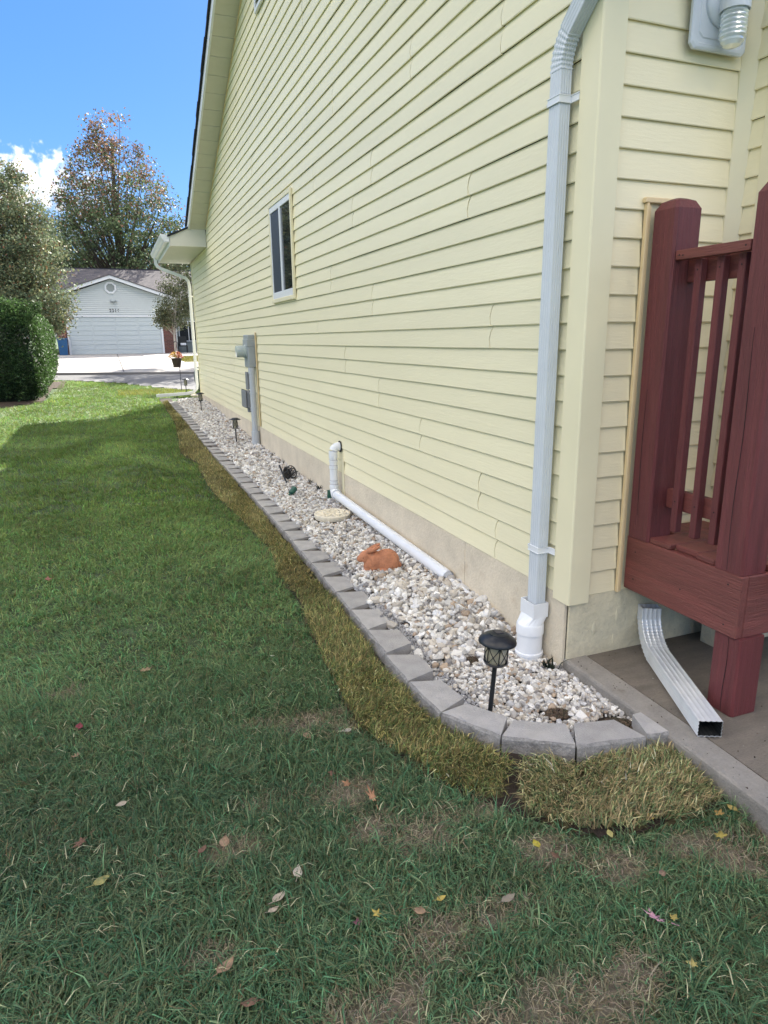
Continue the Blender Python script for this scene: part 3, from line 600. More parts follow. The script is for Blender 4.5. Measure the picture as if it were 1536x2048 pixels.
# loose silver extension on the patio
ext = thing('downspout_extension', 'loose silver ribbed downspout piece with a bent end lying on the patio', 'downspout')
p0, p1 = Vector((.500, 2.548, .235)), Vector((.478, 2.50, .05))
mb = MB(); A = [Vector((.492, 2.535, .262)), Vector((.490, 2.530, .20))]
path = [Vector((.480, 2.535, .235)), Vector((.478, 2.532, .18))]
tgt = Vector((.132, 1.79, .038)); st = Vector((.405, 2.37, .043)); c0 = path[-1]
for i in range(1, 30):
    t = i / 30; q = c0 * (1 - t) ** 2 + Vector((.464, 2.495, .06)) * 2 * t * (1 - t) + st * t * t; path.append(q)
path.append(st)
W3, D2 = .100, .075
sideax = (Vector((0, 0, 1)).cross(tgt - st)).normalized()
sc = [1, 1] + [1.0 + (.035 if i % 3 == 0 else -.01) for i in range(29)] + [1]
oriented(mb, path, W3, D2, sc, xax=sideax, caps=False); mb.build('elbow', M_ALU, ext)
mb = MB(); oriented(mb, [st + (tgt - st) * -.03, tgt], W3 * .985, D2 * .985, xax=sideax, caps=False)
pi = [st + (tgt - st) * .55, tgt + (tgt - st) * -.003]
mb.build('pipe', M_ALU, ext)
mb = MB(); sct = ds_section(W3 * .93, D2 * .90); n = len(sct); t = (tgt - st).normalized(); a = Vector(sideax); b = t.cross(a)
vs = [tgt - t * .25 + a * q[0] + b * q[1] for q in sct] + [tgt - t * .003 + a * q[0] + b * q[1] for q in sct]
mb.add(vs, [[j, (j + 1) % n, n + (j + 1) % n, n + j] for j in range(n)] + [list(range(n))]); mb.build('inner_wall', M_DARK, ext)

# far-corner downspout and its ground extension
fd = thing('downspout', 'white downspout at the far corner curving from the gutter to the ground', 'downspout', (-.05, 17.43, .3))
BF = (-.05, 17.43, .3)
mb = MB(); pth = [(-.77, 17.55, 3.45), (-.77, 17.55, 3.36), (-.74, 17.54, 3.29), (-.66, 17.53, 3.235), (-.30, 17.48, 3.10), (-.13, 17.45, 3.03), (-.075, 17.44, 2.96), (-.06, 17.43, 2.84), (-.06, 17.43, .55), (-.075, 17.42, .45), (-.16, 17.36, .375), (-.30, 17.30, .345), (-1.05, 17.05, .335)]
mb.sweep(pth, [(-.034, -.026), (.034, -.026), (.034, .026), (-.034, .026)], up=(0, 1, 0)); loc_build(mb, 'pipe', M_WHITE, fd, BF)
mb = MB()
for z in (.9, 2.6): mb.box((-.10, 17.395, z), (-.0, 17.466, z + .03))
loc_build(mb, 'strap', M_WHITE, fd, BF)
sb = thing('splash_stone', 'white stone lying at the foot of the far downspout', 'stone', (-.13, 17.15, .28))
mb = MB(); mb.lathe([(0, 0), (.10, .005), (.115, .03), (.09, .055), (0, .06)], 9, smooth=False); mb.v = [(x * 1.3, y_ * .8, z * random.uniform(.8, 1.2)) for x, y_, z in mb.v]; mb.build('stone_body', M_CREAM, sb)

# ------------------------------------------------------------------ wall lantern above the deck
wl = thing('wall_lantern', 'white jelly jar wall light with ribbed clear glass on the end wall', 'wall light', (.583, 2.56, 2.945))
mb = MB(); o = []
for (w, h, yy) in ((.155, .175, 0), (.155, .175, -.012), (.146, .166, -.017), (.134, .154, -.018), (.128, .148, -.010), (.112, .132, -.010), (.108, .128, -.014)):
    c = .02; o.append([(-w + c, yy, -h), (w - c, yy, -h), (w, yy, -h + c), (w, yy, h - c), (w - c, yy, h), (-w + c, yy, h), (-w, yy, h - c), (-w, yy, -h + c)])
vs = sum(o, []); mb.add(vs, [[8 * k + i, 8 * k + (i + 1) % 8, 8 * k + 8 + (i + 1) % 8, 8 * k + 8 + i] for k in range(6) for i in range(8)] + [[48 + i for i in range(8)]]); mb.build('mounting_plate', M_DS, wl)
mb = MB(); n = 28; prof = [(.088, -.014), (.088, -.024), (.080, -.034), (.055, -.044), (.0, -.047)]
mb.lathe([(r, -z) for r, z in prof], n); mb.v = [(x, -z_, y_) for x, y_, z_ in mb.v]; mb.v = [(x, y_ , z_) for x, y_, z_ in mb.v]; mb.build('canopy', M_DS, wl)
mb = MB(); mb.tube([(0, -.035, -.02), (0, -.055, -.005), (0, -.075, .0)], [.05, .046, .05], 16)
mb.lathe([(.0, .078), (.040, .074), (.056, .058), (.060, .02), (.060, -.004), (.055, -.004), (.055, .01), (.0, .012)], 26, c=(0, -.085, -.045)); mb.build('socket_hood', M_DS, wl)
mb = MB(); pr = [(.050, .006)]
for i in range(15): pr.append((.050 - .004 * (i > 11) * (i - 11) + (.0045 if i % 2 else 0), -.006 - i * .0085))
pr += [(.034, -.131), (.018, -.137), (.0, -.139)]
mb.lathe(pr, 28, c=(0, -.085, -.045)); mb.build('glass_jar', M_CLEAR, wl)
wl.rotation_euler = (0, 0, 0); wl.scale = (1.0, 1.0, 1.0)

# ------------------------------------------------------------------ utilities on the wall
mt = thing('electric_meter', 'grey electric meter box with round glass meter and thick conduit below', 'electric meter')
mb = MB(); mb.cbox((-.108, 10.13, 1.20), (-.002, 10.47, 1.665), .010); mb.cbox((-.118, 10.125, 1.50), (-.001, 10.475, 1.60), .004); mb.build('meter_housing', M_GREY, mt)
mb = MB(); n = 26; mb.lathe([(.0, 0), (.098, 0), (.098, .035), (.088, .038), (.086, .125), (.080, .145), (.0, .148)], n); mb.v = [(-.109 - z_, 10.30 + x, 1.43 + y_) for x, y_, z_ in mb.v]; mb.build('meter_dial', mat('meter_glass', (.42, .48, .46), .15, var=.05), mt)
mb = MB(); cx_ = -.064; mb.tube([(cx_, 10.18, 1.20), (cx_, 10.17, -.02)], .044, 16)
for z, h in ((1.20, .09), (.84, .03), (.62, .05)): mb.tube([(cx_, 10.18, z), (cx_, 10.18, z - h)], .050, 16)
mb.tube([(cx_, 10.16, .26), (cx_, 10.16, -.03)], .060, 16); mb.build('conduit', M_PIPE, mt)
mb = MB(); mb.cbox((-.085, 10.40, .87), (-.002, 10.56, 1.12), .008); mb.cbox((-.095, 10.395, .86), (-.080, 10.565, 1.125), .004)
a = mb.build('small_box', M_GREYD, None); tag(a, 'small grey utility box between the meter and the larger box', 'utility box')
mb = MB(); mb.cbox((-.018, 10.46, 1.14), (-.002, 10.50, 1.19), .003); tag(mb.build('wall_tag', mat('red_tag', (.25, .03, .03), .6)), 'tiny dark red tag on the siding above the small utility box', 'tag')
nid = thing('telephone_box', 'larger grey telephone box low on the wall beside the conduit', 'utility box')
mb = MB(); mb.cbox((-.125, 10.36, .58), (-.002, 10.66, .84), .02); mb.build('box_base', M_GREYD, nid)
mb = MB(); mb.cbox((-.155, 10.35, .595), (-.126, 10.67, .860), .014); mb.build('lid', M_GREYD, nid)
mb = MB(); mb.cbox((-.10, 10.42, .52), (-.05, 10.52, .585), .008); mb.build('cable_boot', M_GREYD, nid)
cb = MB(); cb.tube([(-.06, 10.40, .60), (-.05, 10.36, .45), (-.048, 10.34, .1), (-.05, 10.34, -.02)], .011, 8); tag(cb.build('cable', M_BLACK), 'black cable running down from the telephone box to the gravel', 'cable')
mb = MB(); mb.cbox((-.018, 10.03, .345), (-.001, 10.052, 1.70), .003); mb.build('meter_channel', M_JCH, house)
boxp('meter_channel', (-.006, 10.006, .345), (-.001, 10.028, 1.69), mat('old_channel', (.36, .30, .13), .7, var=.2), house)

# ------------------------------------------------------------------ deck
deck = thing('deck', 'dark red stained wooden deck with posts and balusters at the right', 'deck')
X0 = .322
def post(name, x0, y0, x1, y1, z0, z1, top=True):
    mb = MB(); c = .010
    ring = lambda i, z: [(x0 + i + c, y0 + i, z), (x1 - i - c, y0 + i, z), (x1 - i, y0 + i + c, z), (x1 - i, y1 - i - c, z), (x1 - i - c, y1 - i, z), (x0 + i + c, y1 - i, z), (x0 + i, y1 - i - c, z), (x0 + i, y0 + i + c, z)]
    rs = [ring(0, z0), ring(0, (z0 + z1) / 2), ring(0, z1 - (.045 if top else 0))] + ([ring(.018, z1 - .012), ring(.045, z1)] if top else [])
    vs = sum(rs, []); m = len(rs); fs = [list(range(8))[::-1], [8 * (m - 1) + i for i in range(8)]]
    for k in range(m - 1): fs += [[8 * k + i, 8 * k + (i + 1) % 8, 8 * k + 8 + (i + 1) % 8, 8 * k + 8 + i] for i in range(8)]
    mb.add(vs, fs)
    return mb.build(name, M_RED, deck)
post('post', X0 - .006, 2.42, X0 + .140, 2.56, .632, 2.165)
pn = post('post', X0 + .003, 1.893, X0 + .143, 2.037, .632, 2.150)
post('support_post', X0 + .012, 1.865, X0 + .155, 2.005, .0, .3555, top=False)
def crack(pts, par, w=.0016):
    mb = MB(); P = [Vector(p) for p in pts]; n_ = len(P)
    for i in range(n_ - 1):
        k0 = math.sin(math.pi * i / (n_ - 1)) * w + .0003; k1 = math.sin(math.pi * (i + 1) / (n_ - 1)) * w + .0003
        mb.sweep([P[i], P[i + 1]], [(-k0, -.0006), (k0, -.0006), (k1, .0006), (-k1, .0006)], up=(0, 1, 0))
    return mb.build('crack', M_DARK, par)
crack([(X0 + .0025, 1.97 + .004 * math.sin(z * 9), z) for z in np.linspace(.64, 1.62, 12)], pn)
crack([(X0 - .0065, 2.505 + .004 * math.sin(z * 7), z) for z in np.linspace(.75, 1.35, 9)], deck)
crack([(X0 + .0115, 1.923 + .003 * math.sin(z * 20), z) for z in np.linspace(.005, .35, 8)], deck, .0022)
# rim beams with a mitred corner
mb = MB(); mb.cbox((X0, 1.885, .356), (X0 + .038, 2.565, .6305), .004); mb.build('rim_beam', M_REDH, deck)
mb = MB(); mb.cbox((X0 + .0385, 1.884, .355), (3.2, 1.922, .6300), .004); mb.build('rim_beam', mat('red_stained_rim', (.185, .052, .045), .48, var=.22, vscale=2.5, bump=.9, bscale=26, stretch=(.4, 7, 7), vvar=(.2, 7)), deck)
for x in (.9, 1.4, 1.9): boxp('joist', (x, 1.925, .40), (x + .04, 2.355, .60), M_RED, deck)
y = 2.43; k = 0
for (a, b, xl) in ((2.285, 2.417, X0 + .002), (2.147, 2.281, X0 + .03), (2.041, 2.143, X0 + .012)):
    mb = MB(); mb.cbox((xl, a, .6315), (3.1, b, .657), .005); mb.build('deck_board', M_REDH, deck)
mb = MB(); mb.cbox((X0 + .16, 1.885, .6315), (3.1, 2.035, .657), .005); mb.build('deck_board', M_REDH, deck)
mb = MB(); mb.cbox((X0 + .16, 2.421, .6315), (.80, 2.557, .657), .005); mb.build('deck_board', M_REDH, deck)
# rails and balusters
mb = MB(); mb.cbox((X0 + .006, 2.0395, 1.905), (X0 + .044, 2.4185, 1.945), .003); mb.build('top_rail', M_REDH, deck)
mb = MB(); mb.cbox((X0 + .082, 2.0395, 1.815), (X0 + .120, 2.4185, 1.925), .004); mb.build('inner_rail', M_REDH, deck)
mb = MB(); mb.cbox((X0 + .082, 2.0395, .80), (X0 + .120, 2.4185, .89), .004); mb.build('bottom_rail', M_REDH, deck)
for yb_ in (2.325, 2.21, 2.103):
    mb = MB(); c = (X0 + .044, yb_ - .018, .705); mb.cbox(c, (X0 + .0815, yb_ + .018, 1.9045), .003); mb.build('baluster', M_RED, deck)
for (yy, zz) in ((2.395, 1.925), (2.375, 1.922), (2.06, 1.925)):
    mb = MB(); mb.lathe([(0, .0), (.0036, 0), (.0036, .0012), (0, .0014)], 8); mb.v = [(X0 + .006 - z_, yy + x, zz + y_) for x, y_, z_ in mb.v]; mb.build('screw', M_DARK, deck)
for yy in (2.325, 2.21, 2.103):
    for zz in (1.86, .85):
        mb = MB(); mb.lathe([(0, .0), (.0036, 0), (.0036, .0012), (0, .0014)], 8); mb.v = [(X0 + .044 - z_, yy + x, zz + y_) for x, y_, z_ in mb.v]; mb.build('screw', M_DARK, deck)
for (yy, zz) in ((2.50, .56), (2.50, .42), (1.95, .58), (1.95, .40), (2.2, .47)):
    mb = MB(); mb.lathe([(0, .0), (.004, 0), (.004, .0012), (0, .0014)], 8); mb.v = [(X0 - z_, yy + x, zz + y_) for x, y_, z_ in mb.v]; mb.build('screw', M_DARK, deck)
# rail running away to the right and stair stringer pieces
mb = MB(); mb.cbox((X0 + .145, 1.935, .98), (3, 1.975, 1.06), .004); mb.build('bottom_rail', M_REDH, deck)
mb = MB(); mb.cbox((X0 + .145, 1.935, 1.90), (3, 1.975, 1.98), .004); mb.build('top_rail', M_REDH, deck)
for i in range(16):
    x = X0 + .26 + i * .14; boxp('baluster', (x, 1.9, .90), (x + .036, 1.934, 1.96), M_RED, deck, c=.003)
mb = MB(); mb.cbox((X0 + .17, 1.78, .60), (1.2, 1.882, .645), .005); mb.build('stair_tread', M_REDH, deck)
mb = MB(); mb.cbox((.57, 1.55, .9), (.66, 1.64, 1.02), .004)
# ------------------------------------------------------------------ block edging
edg = thing('block_edging', 'curved row of grey concrete wedge blocks between the sod and the gravel', 'edging', (0, 0, 0))
for i, q in enumerate(BQ):
    ym = sum(p[1] for p in q) / 4; zt = float(BT(ym)) + random.uniform(-.004, .004); zt += .006 if i == 0 else 0
    A = np.array(q); fl, bl, brr, fr = A; ee = (fl - fr) / np.linalg.norm(fl - fr); fl = fl - ee * random.uniform(.001, .003); fr = fr + ee * random.uniform(.001, .003)
    mb = MB(); nseg = 6; c = .006
    # front face roughened: points along the front-near to front-far edge, pushed in and out
    nrm = np.array([-(fl - fr)[1], (fl - fr)[0]]); nrm /= np.linalg.norm(nrm) + 1e-9
    if np.dot(nrm, (fl + fr) / 2 - (bl + brr) / 2) < 0: nrm = -nrm
    top = []; ed = []; bot = []; low = []
    for s in range(nseg + 1):
        t = s / nseg; p = fr + (fl - fr) * t
        top.append((*(p - nrm * c * random.uniform(.8, 2.0)), zt)); ed.append((*(p + nrm * random.uniform(-.002, .003)), zt - random.uniform(.006, .014)))
        bot.append((*(p + nrm * random.uniform(-.003, .010)), zt - .05)); low.append((*(p + nrm * random.uniform(0, .010)), zt - .11))
    n = nseg + 1
    mb.add(top + ed + bot + low, [[k * n + s, (k + 1) * n + s, (k + 1) * n + s + 1, k * n + s + 1] for k in range(3) for s in range(nseg)], False, 1)
    tl = [tuple(x) for x in top]; b1 = (*bl, zt); b2 = (*brr, zt)
    mb.add(tl + [b1, b2], [list(range(n)) + [n, n + 1]], False, 0)
    B1 = (*bl, zt - .11); B2 = (*brr, zt - .11)
    mb.add([tl[-1], ed[-1], bot[-1], low[-1], B1, b1], [[0, 1, 2, 3, 4, 5]], False, 0)
    mb.add([tl[0], ed[0], bot[0], low[0], B2, b2], [[5, 4, 3, 2, 1, 0]], False, 0)
    mb.add([b1, B1, B2, b2], [[0, 1, 2, 3]], False, 0)
    cxm, cym = A.mean(0); mb.v = [(x - cxm, y_ - cym, z_ - zt) for x, y_, z_ in mb.v]
    o = mb.build('block', [M_BLOCK, M_BLOCKF], edg, loc=(cxm, cym, zt))
    o.rotation_euler = (random.uniform(-.008, .008), random.uniform(-.01, .01), 0)

# ------------------------------------------------------------------ gravel
def ico():
    t = (1 + 5 ** .5) / 2; v = np.array([(-1, t, 0), (1, t, 0), (-1, -t, 0), (1, -t, 0), (0, -1, t), (0, 1, t), (0, -1, -t), (0, 1, -t), (t, 0, -1), (t, 0, 1), (-t, 0, -1), (-t, 0, 1)], float)
    v /= np.linalg.norm(v[0]); f = np.array([(0, 11, 5), (0, 5, 1), (0, 1, 7), (0, 7, 10), (0, 10, 11), (1, 5, 9), (5, 11, 4), (11, 10, 2), (10, 7, 6), (7, 1, 8), (3, 9, 4), (3, 4, 2), (3, 2, 6), (3, 6, 8), (3, 8, 9), (4, 9, 5), (2, 4, 11), (6, 2, 10), (8, 6, 7), (9, 8, 1)])
    return v, f
IV, IF = ico()
def rotmats(n, tilt=.6):
    a = rng.uniform(0, 2 * np.pi, n); b = rng.normal(0, tilt, n); c = rng.normal(0, tilt, n); ca, sa, cb_, sb_, cc, sc_ = np.cos(a), np.sin(a), np.cos(b), np.sin(b), np.cos(c), np.sin(c); z = np.zeros(n); o = np.ones(n)
    Rz = np.stack([ca, -sa, z, sa, ca, z, z, z, o], 1).reshape(n, 3, 3); Rx = np.stack([o, z, z, z, cb_, -sb_, z, sb_, cb_], 1).reshape(n, 3, 3); Ry = np.stack([cc, z, sc_, z, o, z, -sc_, z, cc], 1).reshape(n, 3, 3)
    return Rz @ Rx @ Ry
def stones(pos, size, pal, pw, name, m=None, label=None, parent=None, tilt=.6):
    n = len(pos); V = IV[None] * (1 + rng.uniform(-.28, .28, (n, 12, 1))) * (size[:, None, None] * np.stack([rng.uniform(.75, 1.35, n), rng.uniform(.6, 1.0, n), rng.uniform(.42, .8, n)], 1)[:, None, :])
    V = np.einsum('nij,nkj->nki', rotmats(n, tilt), V) + pos[:, None, :]
    F = (IF[None] + 12 * np.arange(n)[:, None, None]).reshape(-1, 3); c = np.array(pal)[rng.choice(len(pal), n, p=pw)] * rng.uniform(.80, 1.12, (n, 1)); c = np.clip(c, 0, .9)
    return npmesh(name, V.reshape(-1, 3), F, m or M_STONE, np.repeat(c, 12, 0), kind='stuff')
def scatter_grid(x0, x1, y0, y1, step, poly, jit=.55):
    X, Y = np.meshgrid(np.arange(x0, x1, step), np.arange(y0, y1, step)); x = X.ravel() + rng.uniform(-jit, jit, X.size) * step; y = Y.ravel() + rng.uniform(-jit, jit, X.size) * step
    k = inpoly(x, y, poly); return x[k], y[k]
PAL = [(.66, .635, .59), (.82, .80, .76), (.54, .49, .42), (.42, .40, .38), (.40, .31, .23), (.27, .255, .245), (.62, .615, .615)]
PW = [.25, .20, .17, .13, .07, .07, .11]
CL = (-.24, 5.74)    # stepping stone centre
def bed_heap(x, y):   # the gravel is heaped between the rabbit and the near lamp
    h = BZ(y) + .035 * np.exp(-((x + .22) / .26) ** 2 - ((y - 3.45) / .55) ** 2) + .015 * np.exp(-((x + .05) / .12) ** 2) * (y > 3.2)
    return h + .010 * (fnoise(x, y, 5) - .5)
allp = []; alls = []
def layer(y0, y1, step, size, dz, keep=1.0, big=False):
    x, y = scatter_grid(-.74, .03, y0, y1, step, BEDIN)
    dq = np.hypot(x - CL[0], (y - CL[1])); k = (dq > .185) & (rng.random(len(x)) < keep)
    k &= ~((x < np.interp(y, [2.0, 2.4, 3, 4.4, 5], [-.9, -.55, -.555, -.56, -.62])) & (y < 5) & (y > 2.25)) | (rng.random(len(x)) < .12)
    k &= ~(np.hypot(x + .10, y - 2.08) < .085) & ~((np.hypot(x + .27, (y - 2.25)) < .055)) & ~(np.hypot(x + .38, y - 2.86) < .045) & (~(np.hypot(x + .17, y - 4.02) < .10) | (rng.random(len(x)) < .5))
    x, y = x[k], y[k]; s = size * rng.lognormal(0, .28, len(x))
    allp.append(np.stack([x, y, bed_heap(x, y) + dz + rng.uniform(-.004, .006, len(x))], 1)); alls.append(s)
layer(1.98, 2.85, .0175, .0125, -.006); layer(1.98, 2.85, .019, .0130, .006, .9)
layer(2.85, 4.15, .027, .0205, -.008); layer(2.85, 4.15, .028, .0215, .010, .9); layer(2.85, 4.15, .045, .0225, .022, .35)
layer(4.15, 8.5, .026, .0165, -.005); layer(4.15, 8.5, .028, .0170, .008, .85)
layer(8.5, 17.3, .033, .0200, 0.002); layer(8.5, 17.3, .038, .021, .012, .6)
g = stones(np.concatenate(allp), np.concatenate(alls), PAL, PW, 'gravel'); tag(g, 'white and cream crushed stone filling the bed along the wall', 'gravel')
# fine grey base gravel showing beside the blocks
x, y = scatter_grid(-.72, -.3, 2.15, 5.2, .0085, [(-.34, 2.10), (-.50, 2.22), (-.60, 2.36), (-.655, 2.5), (-.66, 3), (-.64, 4), (-.60, 5.1), (-.56, 5.1), (-.565, 4), (-.55, 3), (-.53, 2.5), (-.44, 2.3), (-.30, 2.16)])
g2 = stones(np.stack([x, y, BZ(y) - .006 + rng.uniform(-.003, .003, len(x))], 1), rng.uniform(.0045, .0075, len(x)), [(.40, .40, .41), (.5, .5, .51), (.30, .29, .29)], [.45, .3, .25], 'fine_gravel'); tag(g2, 'fine grey crushed stone next to the blocks', 'gravel')
# soil clumps lying on the near gravel
for (cx0, cy0, rr, lb) in ((-.095, 2.075, .075, 'dark brown soil clump by the patio corner of the gravel bed'), (-.275, 2.255, .05, 'small mossy soil clump in the near gravel left of the larger one'), (-.38, 2.86, .04, 'reddish soil clump in the gravel behind the near solar lamp'), (-.47, 4.10, .05, 'dark soil showing in front of the terracotta rabbit'), (-.205, 4.22, .06, 'dark leaf litter and soil behind the terracotta rabbit')):
    n = 420; a = rng.uniform(0, 2 * np.pi, n); q = rr * np.sqrt(rng.random(n)); P = np.stack([cx0 + q * np.cos(a) * 1.2, cy0 + q * np.sin(a) * .8, float(BZ(cy0)) + .002 + .020 * (1 - (q / rr) ** 2) * rng.random(n)], 1)
    tag(stones(P, rng.uniform(.004, .010, n), [(.07, .045, .03), (.10, .07, .045), (.05, .045, .025)], [.4, .35, .25], 'soil_clump', m=M_STONE, tilt=1.5), lb, 'soil')

# ------------------------------------------------------------------ grass
def blades(name, x, y, z, L, w, lean, ang, col, seg=2, label=None, curl=.5, m=None, tipc=None):
    n = len(x); dx, dy = np.cos(ang), np.sin(ang); sx, sy = -dy, dx
    tw = rng.normal(0, .5, n); sx2 = sx * np.cos(tw) + dx * np.sin(tw); sy2 = sy * np.cos(tw) + dy * np.sin(tw)
    def at(t, lf):
        h = L * t * np.cos(lf); d = L * t * np.sin(lf); return d, h
    rows = []
    if seg == 2:
        d1, h1 = at(.5, lean * .75); d2, h2 = at(1.0, np.minimum(lean * (1 + curl), 1.75)); h2 = np.maximum(h2, .004)
        Ps = [(0, 0, 1.0), (d1, h1, .85)]
        V = np.zeros((n, 5, 3))
        for i, (d, h, ww) in enumerate(Ps):
            V[:, 2 * i, 0] = x + dx * d - sx2 * w * ww / 2; V[:, 2 * i, 1] = y + dy * d - sy2 * w * ww / 2; V[:, 2 * i, 2] = z + h
            V[:, 2 * i + 1, 0] = x + dx * d + sx2 * w * ww / 2; V[:, 2 * i + 1, 1] = y + dy * d + sy2 * w * ww / 2; V[:, 2 * i + 1, 2] = z + h
        V[:, 4, 0] = x + dx * d2; V[:, 4, 1] = y + dy * d2; V[:, 4, 2] = z + h2
        F = np.array([[0, 1, 3], [0, 3, 2], [2, 3, 4]]); k = 5; sh = np.array([.72, .72, 1, 1, 1.08])
    else:
        d2, h2 = at(1.0, lean); V = np.zeros((n, 3, 3))
        V[:, 0] = np.stack([x - sx2 * w / 2, y - sy2 * w / 2, z], 1); V[:, 1] = np.stack([x + sx2 * w / 2, y + sy2 * w / 2, z], 1); V[:, 2] = np.stack([x + dx * d2, y + dy * d2, z + h2], 1)
        F = np.array([[0, 1, 2]]); k = 3; sh = np.array([.8, .8, 1.05])
    Fs = (F[None] + k * np.arange(n)[:, None, None]).reshape(-1, 3); C = np.repeat(col, k, 0)
    o = npmesh(name, V.reshape(-1, 3), Fs, m or M_BLADE, C, kind='stuff')
    if label: tag(o, label, 'grass')
    return o
EXC = [BEDIN]
HEDGE = [(-3.45, 17.5), (-3.35, 22.4), (-14, 22.6), (-14, 16.2), (-4.4, 16.3), (-3.7, 17.0)]
def lawn_ok(x, y):
    return (~(inpoly(x, y, SODALL)) | ((rng.random(len(x)) < .10) & inpoly(x, y, SOD1))) & (x < np.where(y < 2.62, EDX(y) - .006, np.where(y < 17.2, -.8, 99))) & (y < EDGE(x) - .05) & ~inpoly(x, y, HEDGE)
def rnd(n, x0, x1, y0, y1):
    x = rng.uniform(x0, x1, n); y = rng.uniform(y0, y1, n); return x, y
# view wedge: only the ground the picture could show (with a margin)
def wedge(x, y, mg=.35): return (x > -1.98 - .22 - y * .165 - mg - np.clip(1.6 - y, 0, 2) * .0) | (y < 2)
def lawn_col(x, y, n):
    dry = rng.random(n); hue = fnoise(x, y, 1.1); far = np.clip((y - 2.2) / 5, 0, 1)
    near = np.array([.105, .205, .100]); mid = np.array([.165, .30, .075]); c = near * (1 - far)[:, None] + mid * far[:, None]
    c = c * (.55 + .95 * hue)[:, None] * rng.lognormal(0, .30, n)[:, None]; c[:, 0] *= rng.uniform(.7, 1.7, n)
    k = dry < (.055 + .05 * far); c[k] = np.array([.24, .20, .10]) * rng.uniform(.5, 1.1, (k.sum(), 1)); return np.clip(c, .004, .6)
def lawn(n, x0, x1, y0, y1, L0, w0, seg, name, label):
    x, y = rnd(n, x0, x1, y0, y1)
    # tufts: pull two thirds of the blades towards tuft centres and lean them outwards
    tn = max(1, int(n / 38)); tx, ty = rnd(tn, x0, x1, y0, y1); k = rng.integers(0, tn, n); tuft = rng.random(n) < .62
    a = rng.uniform(0, 2 * np.pi, n); rr = np.abs(rng.normal(0, .022 + .006 * (y0 > 4), n)); tl = rng.lognormal(0, .22, tn)
    x = np.where(tuft, tx[k] + rr * np.cos(a), x); y = np.where(tuft, ty[k] + rr * np.sin(a), y)
    keep = lawn_ok(x, y) & wedge(x, y); b = bare(x, y); keep &= rng.random(n) > b * .68
    flow = fnoise(x, y, .9) * 9.5; ang = np.where(tuft, a + rng.normal(0, .5, n), flow + rng.normal(0, .9, n)); ang = np.where(rng.random(n) < .35, flow + rng.normal(0, .5, n), ang)
    hgt = .65 + .75 * fnoise(x, y, 2.3); L = L0 * hgt * np.where(tuft, tl[k], .85) * rng.lognormal(0, .22, n) * (1 - .45 * b)
    lean = np.clip(np.abs(rng.normal(.85, .33, n)), .12, 1.4); c = lawn_col(x, y, n); kb = (b > .25) & (rng.random(n) < .5); c[kb] = np.array([.30, .26, .16]) * rng.uniform(.5, 1.2, (kb.sum(), 1))
    i = keep; blades(name, x[i], y[i], G(y[i]) - .004, L[i], w0 * rng.uniform(.6, 1.35, i.sum()), lean[i], ang[i], c[i], seg, label)
lawn(205000, -3.2, .1, .75, 3.4, .064, .0038, 2, 'lawn_grass', 'dark green shaggy lawn grass in the foreground')
lawn(130000, -3.9, -.7, 3.4, 7.2, .056, .0052, 2, 'lawn_grass', 'shaded green lawn beside the strip of sod')
lawn(190000, -5.3, -.7, 7.2, 13.5, .048, .0075, 1, 'lawn_grass', 'green lawn in the house shadow further back')
lawn(230000, -7.2, .3, 13.5, 23, .050, .011, 1, 'lawn_grass', 'sunlit green lawn reaching to the street')
# dead thatch lying on the bare patches
n = 170000; x, y = rnd(n, -2.8, .1, .8, 3.6); b = bare(x, y); k = (rng.random(n) < b * .38 + .02) & lawn_ok(x, y); m_ = k.sum()
c = np.array([.42, .36, .25])[None] * rng.uniform(.45, 1.2, (m_, 1)) * rng.uniform(.9, 1.1, (m_, 3))
blades('dry_thatch', x[k], y[k], G(y[k]) + rng.uniform(0, .012, m_), rng.uniform(.015, .06, m_), rng.uniform(.0012, .0028, m_), rng.uniform(1.2, 1.5, m_), rng.uniform(0, 6.28, m_), c, 2, 'dry tan dead grass on the thin spots of the near lawn', curl=.08)
# loose pale clippings on the foreground lawn
n = 900; x, y = rnd(n, -2.8, -.1, .9, 3.2); k = lawn_ok(x, y); m_ = k.sum(); c = np.array([.60, .58, .36])[None] * rng.uniform(.5, 1.1, (m_, 1))
blades('grass_clippings', x[k], y[k], G(y[k]) + rng.uniform(.02, .045, m_), rng.uniform(.03, .07, m_), rng.uniform(.002, .0038, m_), rng.uniform(1.2, 1.5, m_), rng.uniform(0, 6.28, m_), c, 2, 'pale dry clippings scattered over the near lawn', curl=.05)
# sod
def sod(poly, dens, name, label, pal, L0, w0, y0, y1, x0, x1, seg=2, zb=.018):
    n = int(dens * (x1 - x0) * (y1 - y0)); x, y = rnd(n, x0, x1, y0, y1); zb = zb + (.012 if y0 < 4 else .008)
    xj = x + .02 * (fnoise(x, y, 14) - .5) * 2; yj = y + .03 * (fnoise(x + 3, y, 14) - .5) * 2; k = inpoly(xj, yj, poly); x, y = x[k], y[k]; n = len(x)
    c = np.array(pal)[rng.choice(len(pal), n)] * (.6 + .8 * fnoise(x, y, 2.2))[:, None] * rng.lognormal(0, .42, n)[:, None]
    ang = fnoise(x, y, 1.6) * 12 + rng.normal(0, .9, n); lean = np.clip(np.abs(rng.normal(.72, .34, n)), .08, 1.35)
    L = L0 * (.65 + .7 * fnoise(x, y, 5)) * rng.lognormal(0, .2, n)
    blades(name, x, y, G(y) + zb, L, w0 * rng.uniform(.6, 1.3, n), lean, ang, np.clip(c, .004, .7), seg, label)
P1 = [(.25, .22, .075), (.19, .20, .07), (.40, .33, .14), (.11, .16, .05), (.23, .18, .08), (.14, .18, .06)]
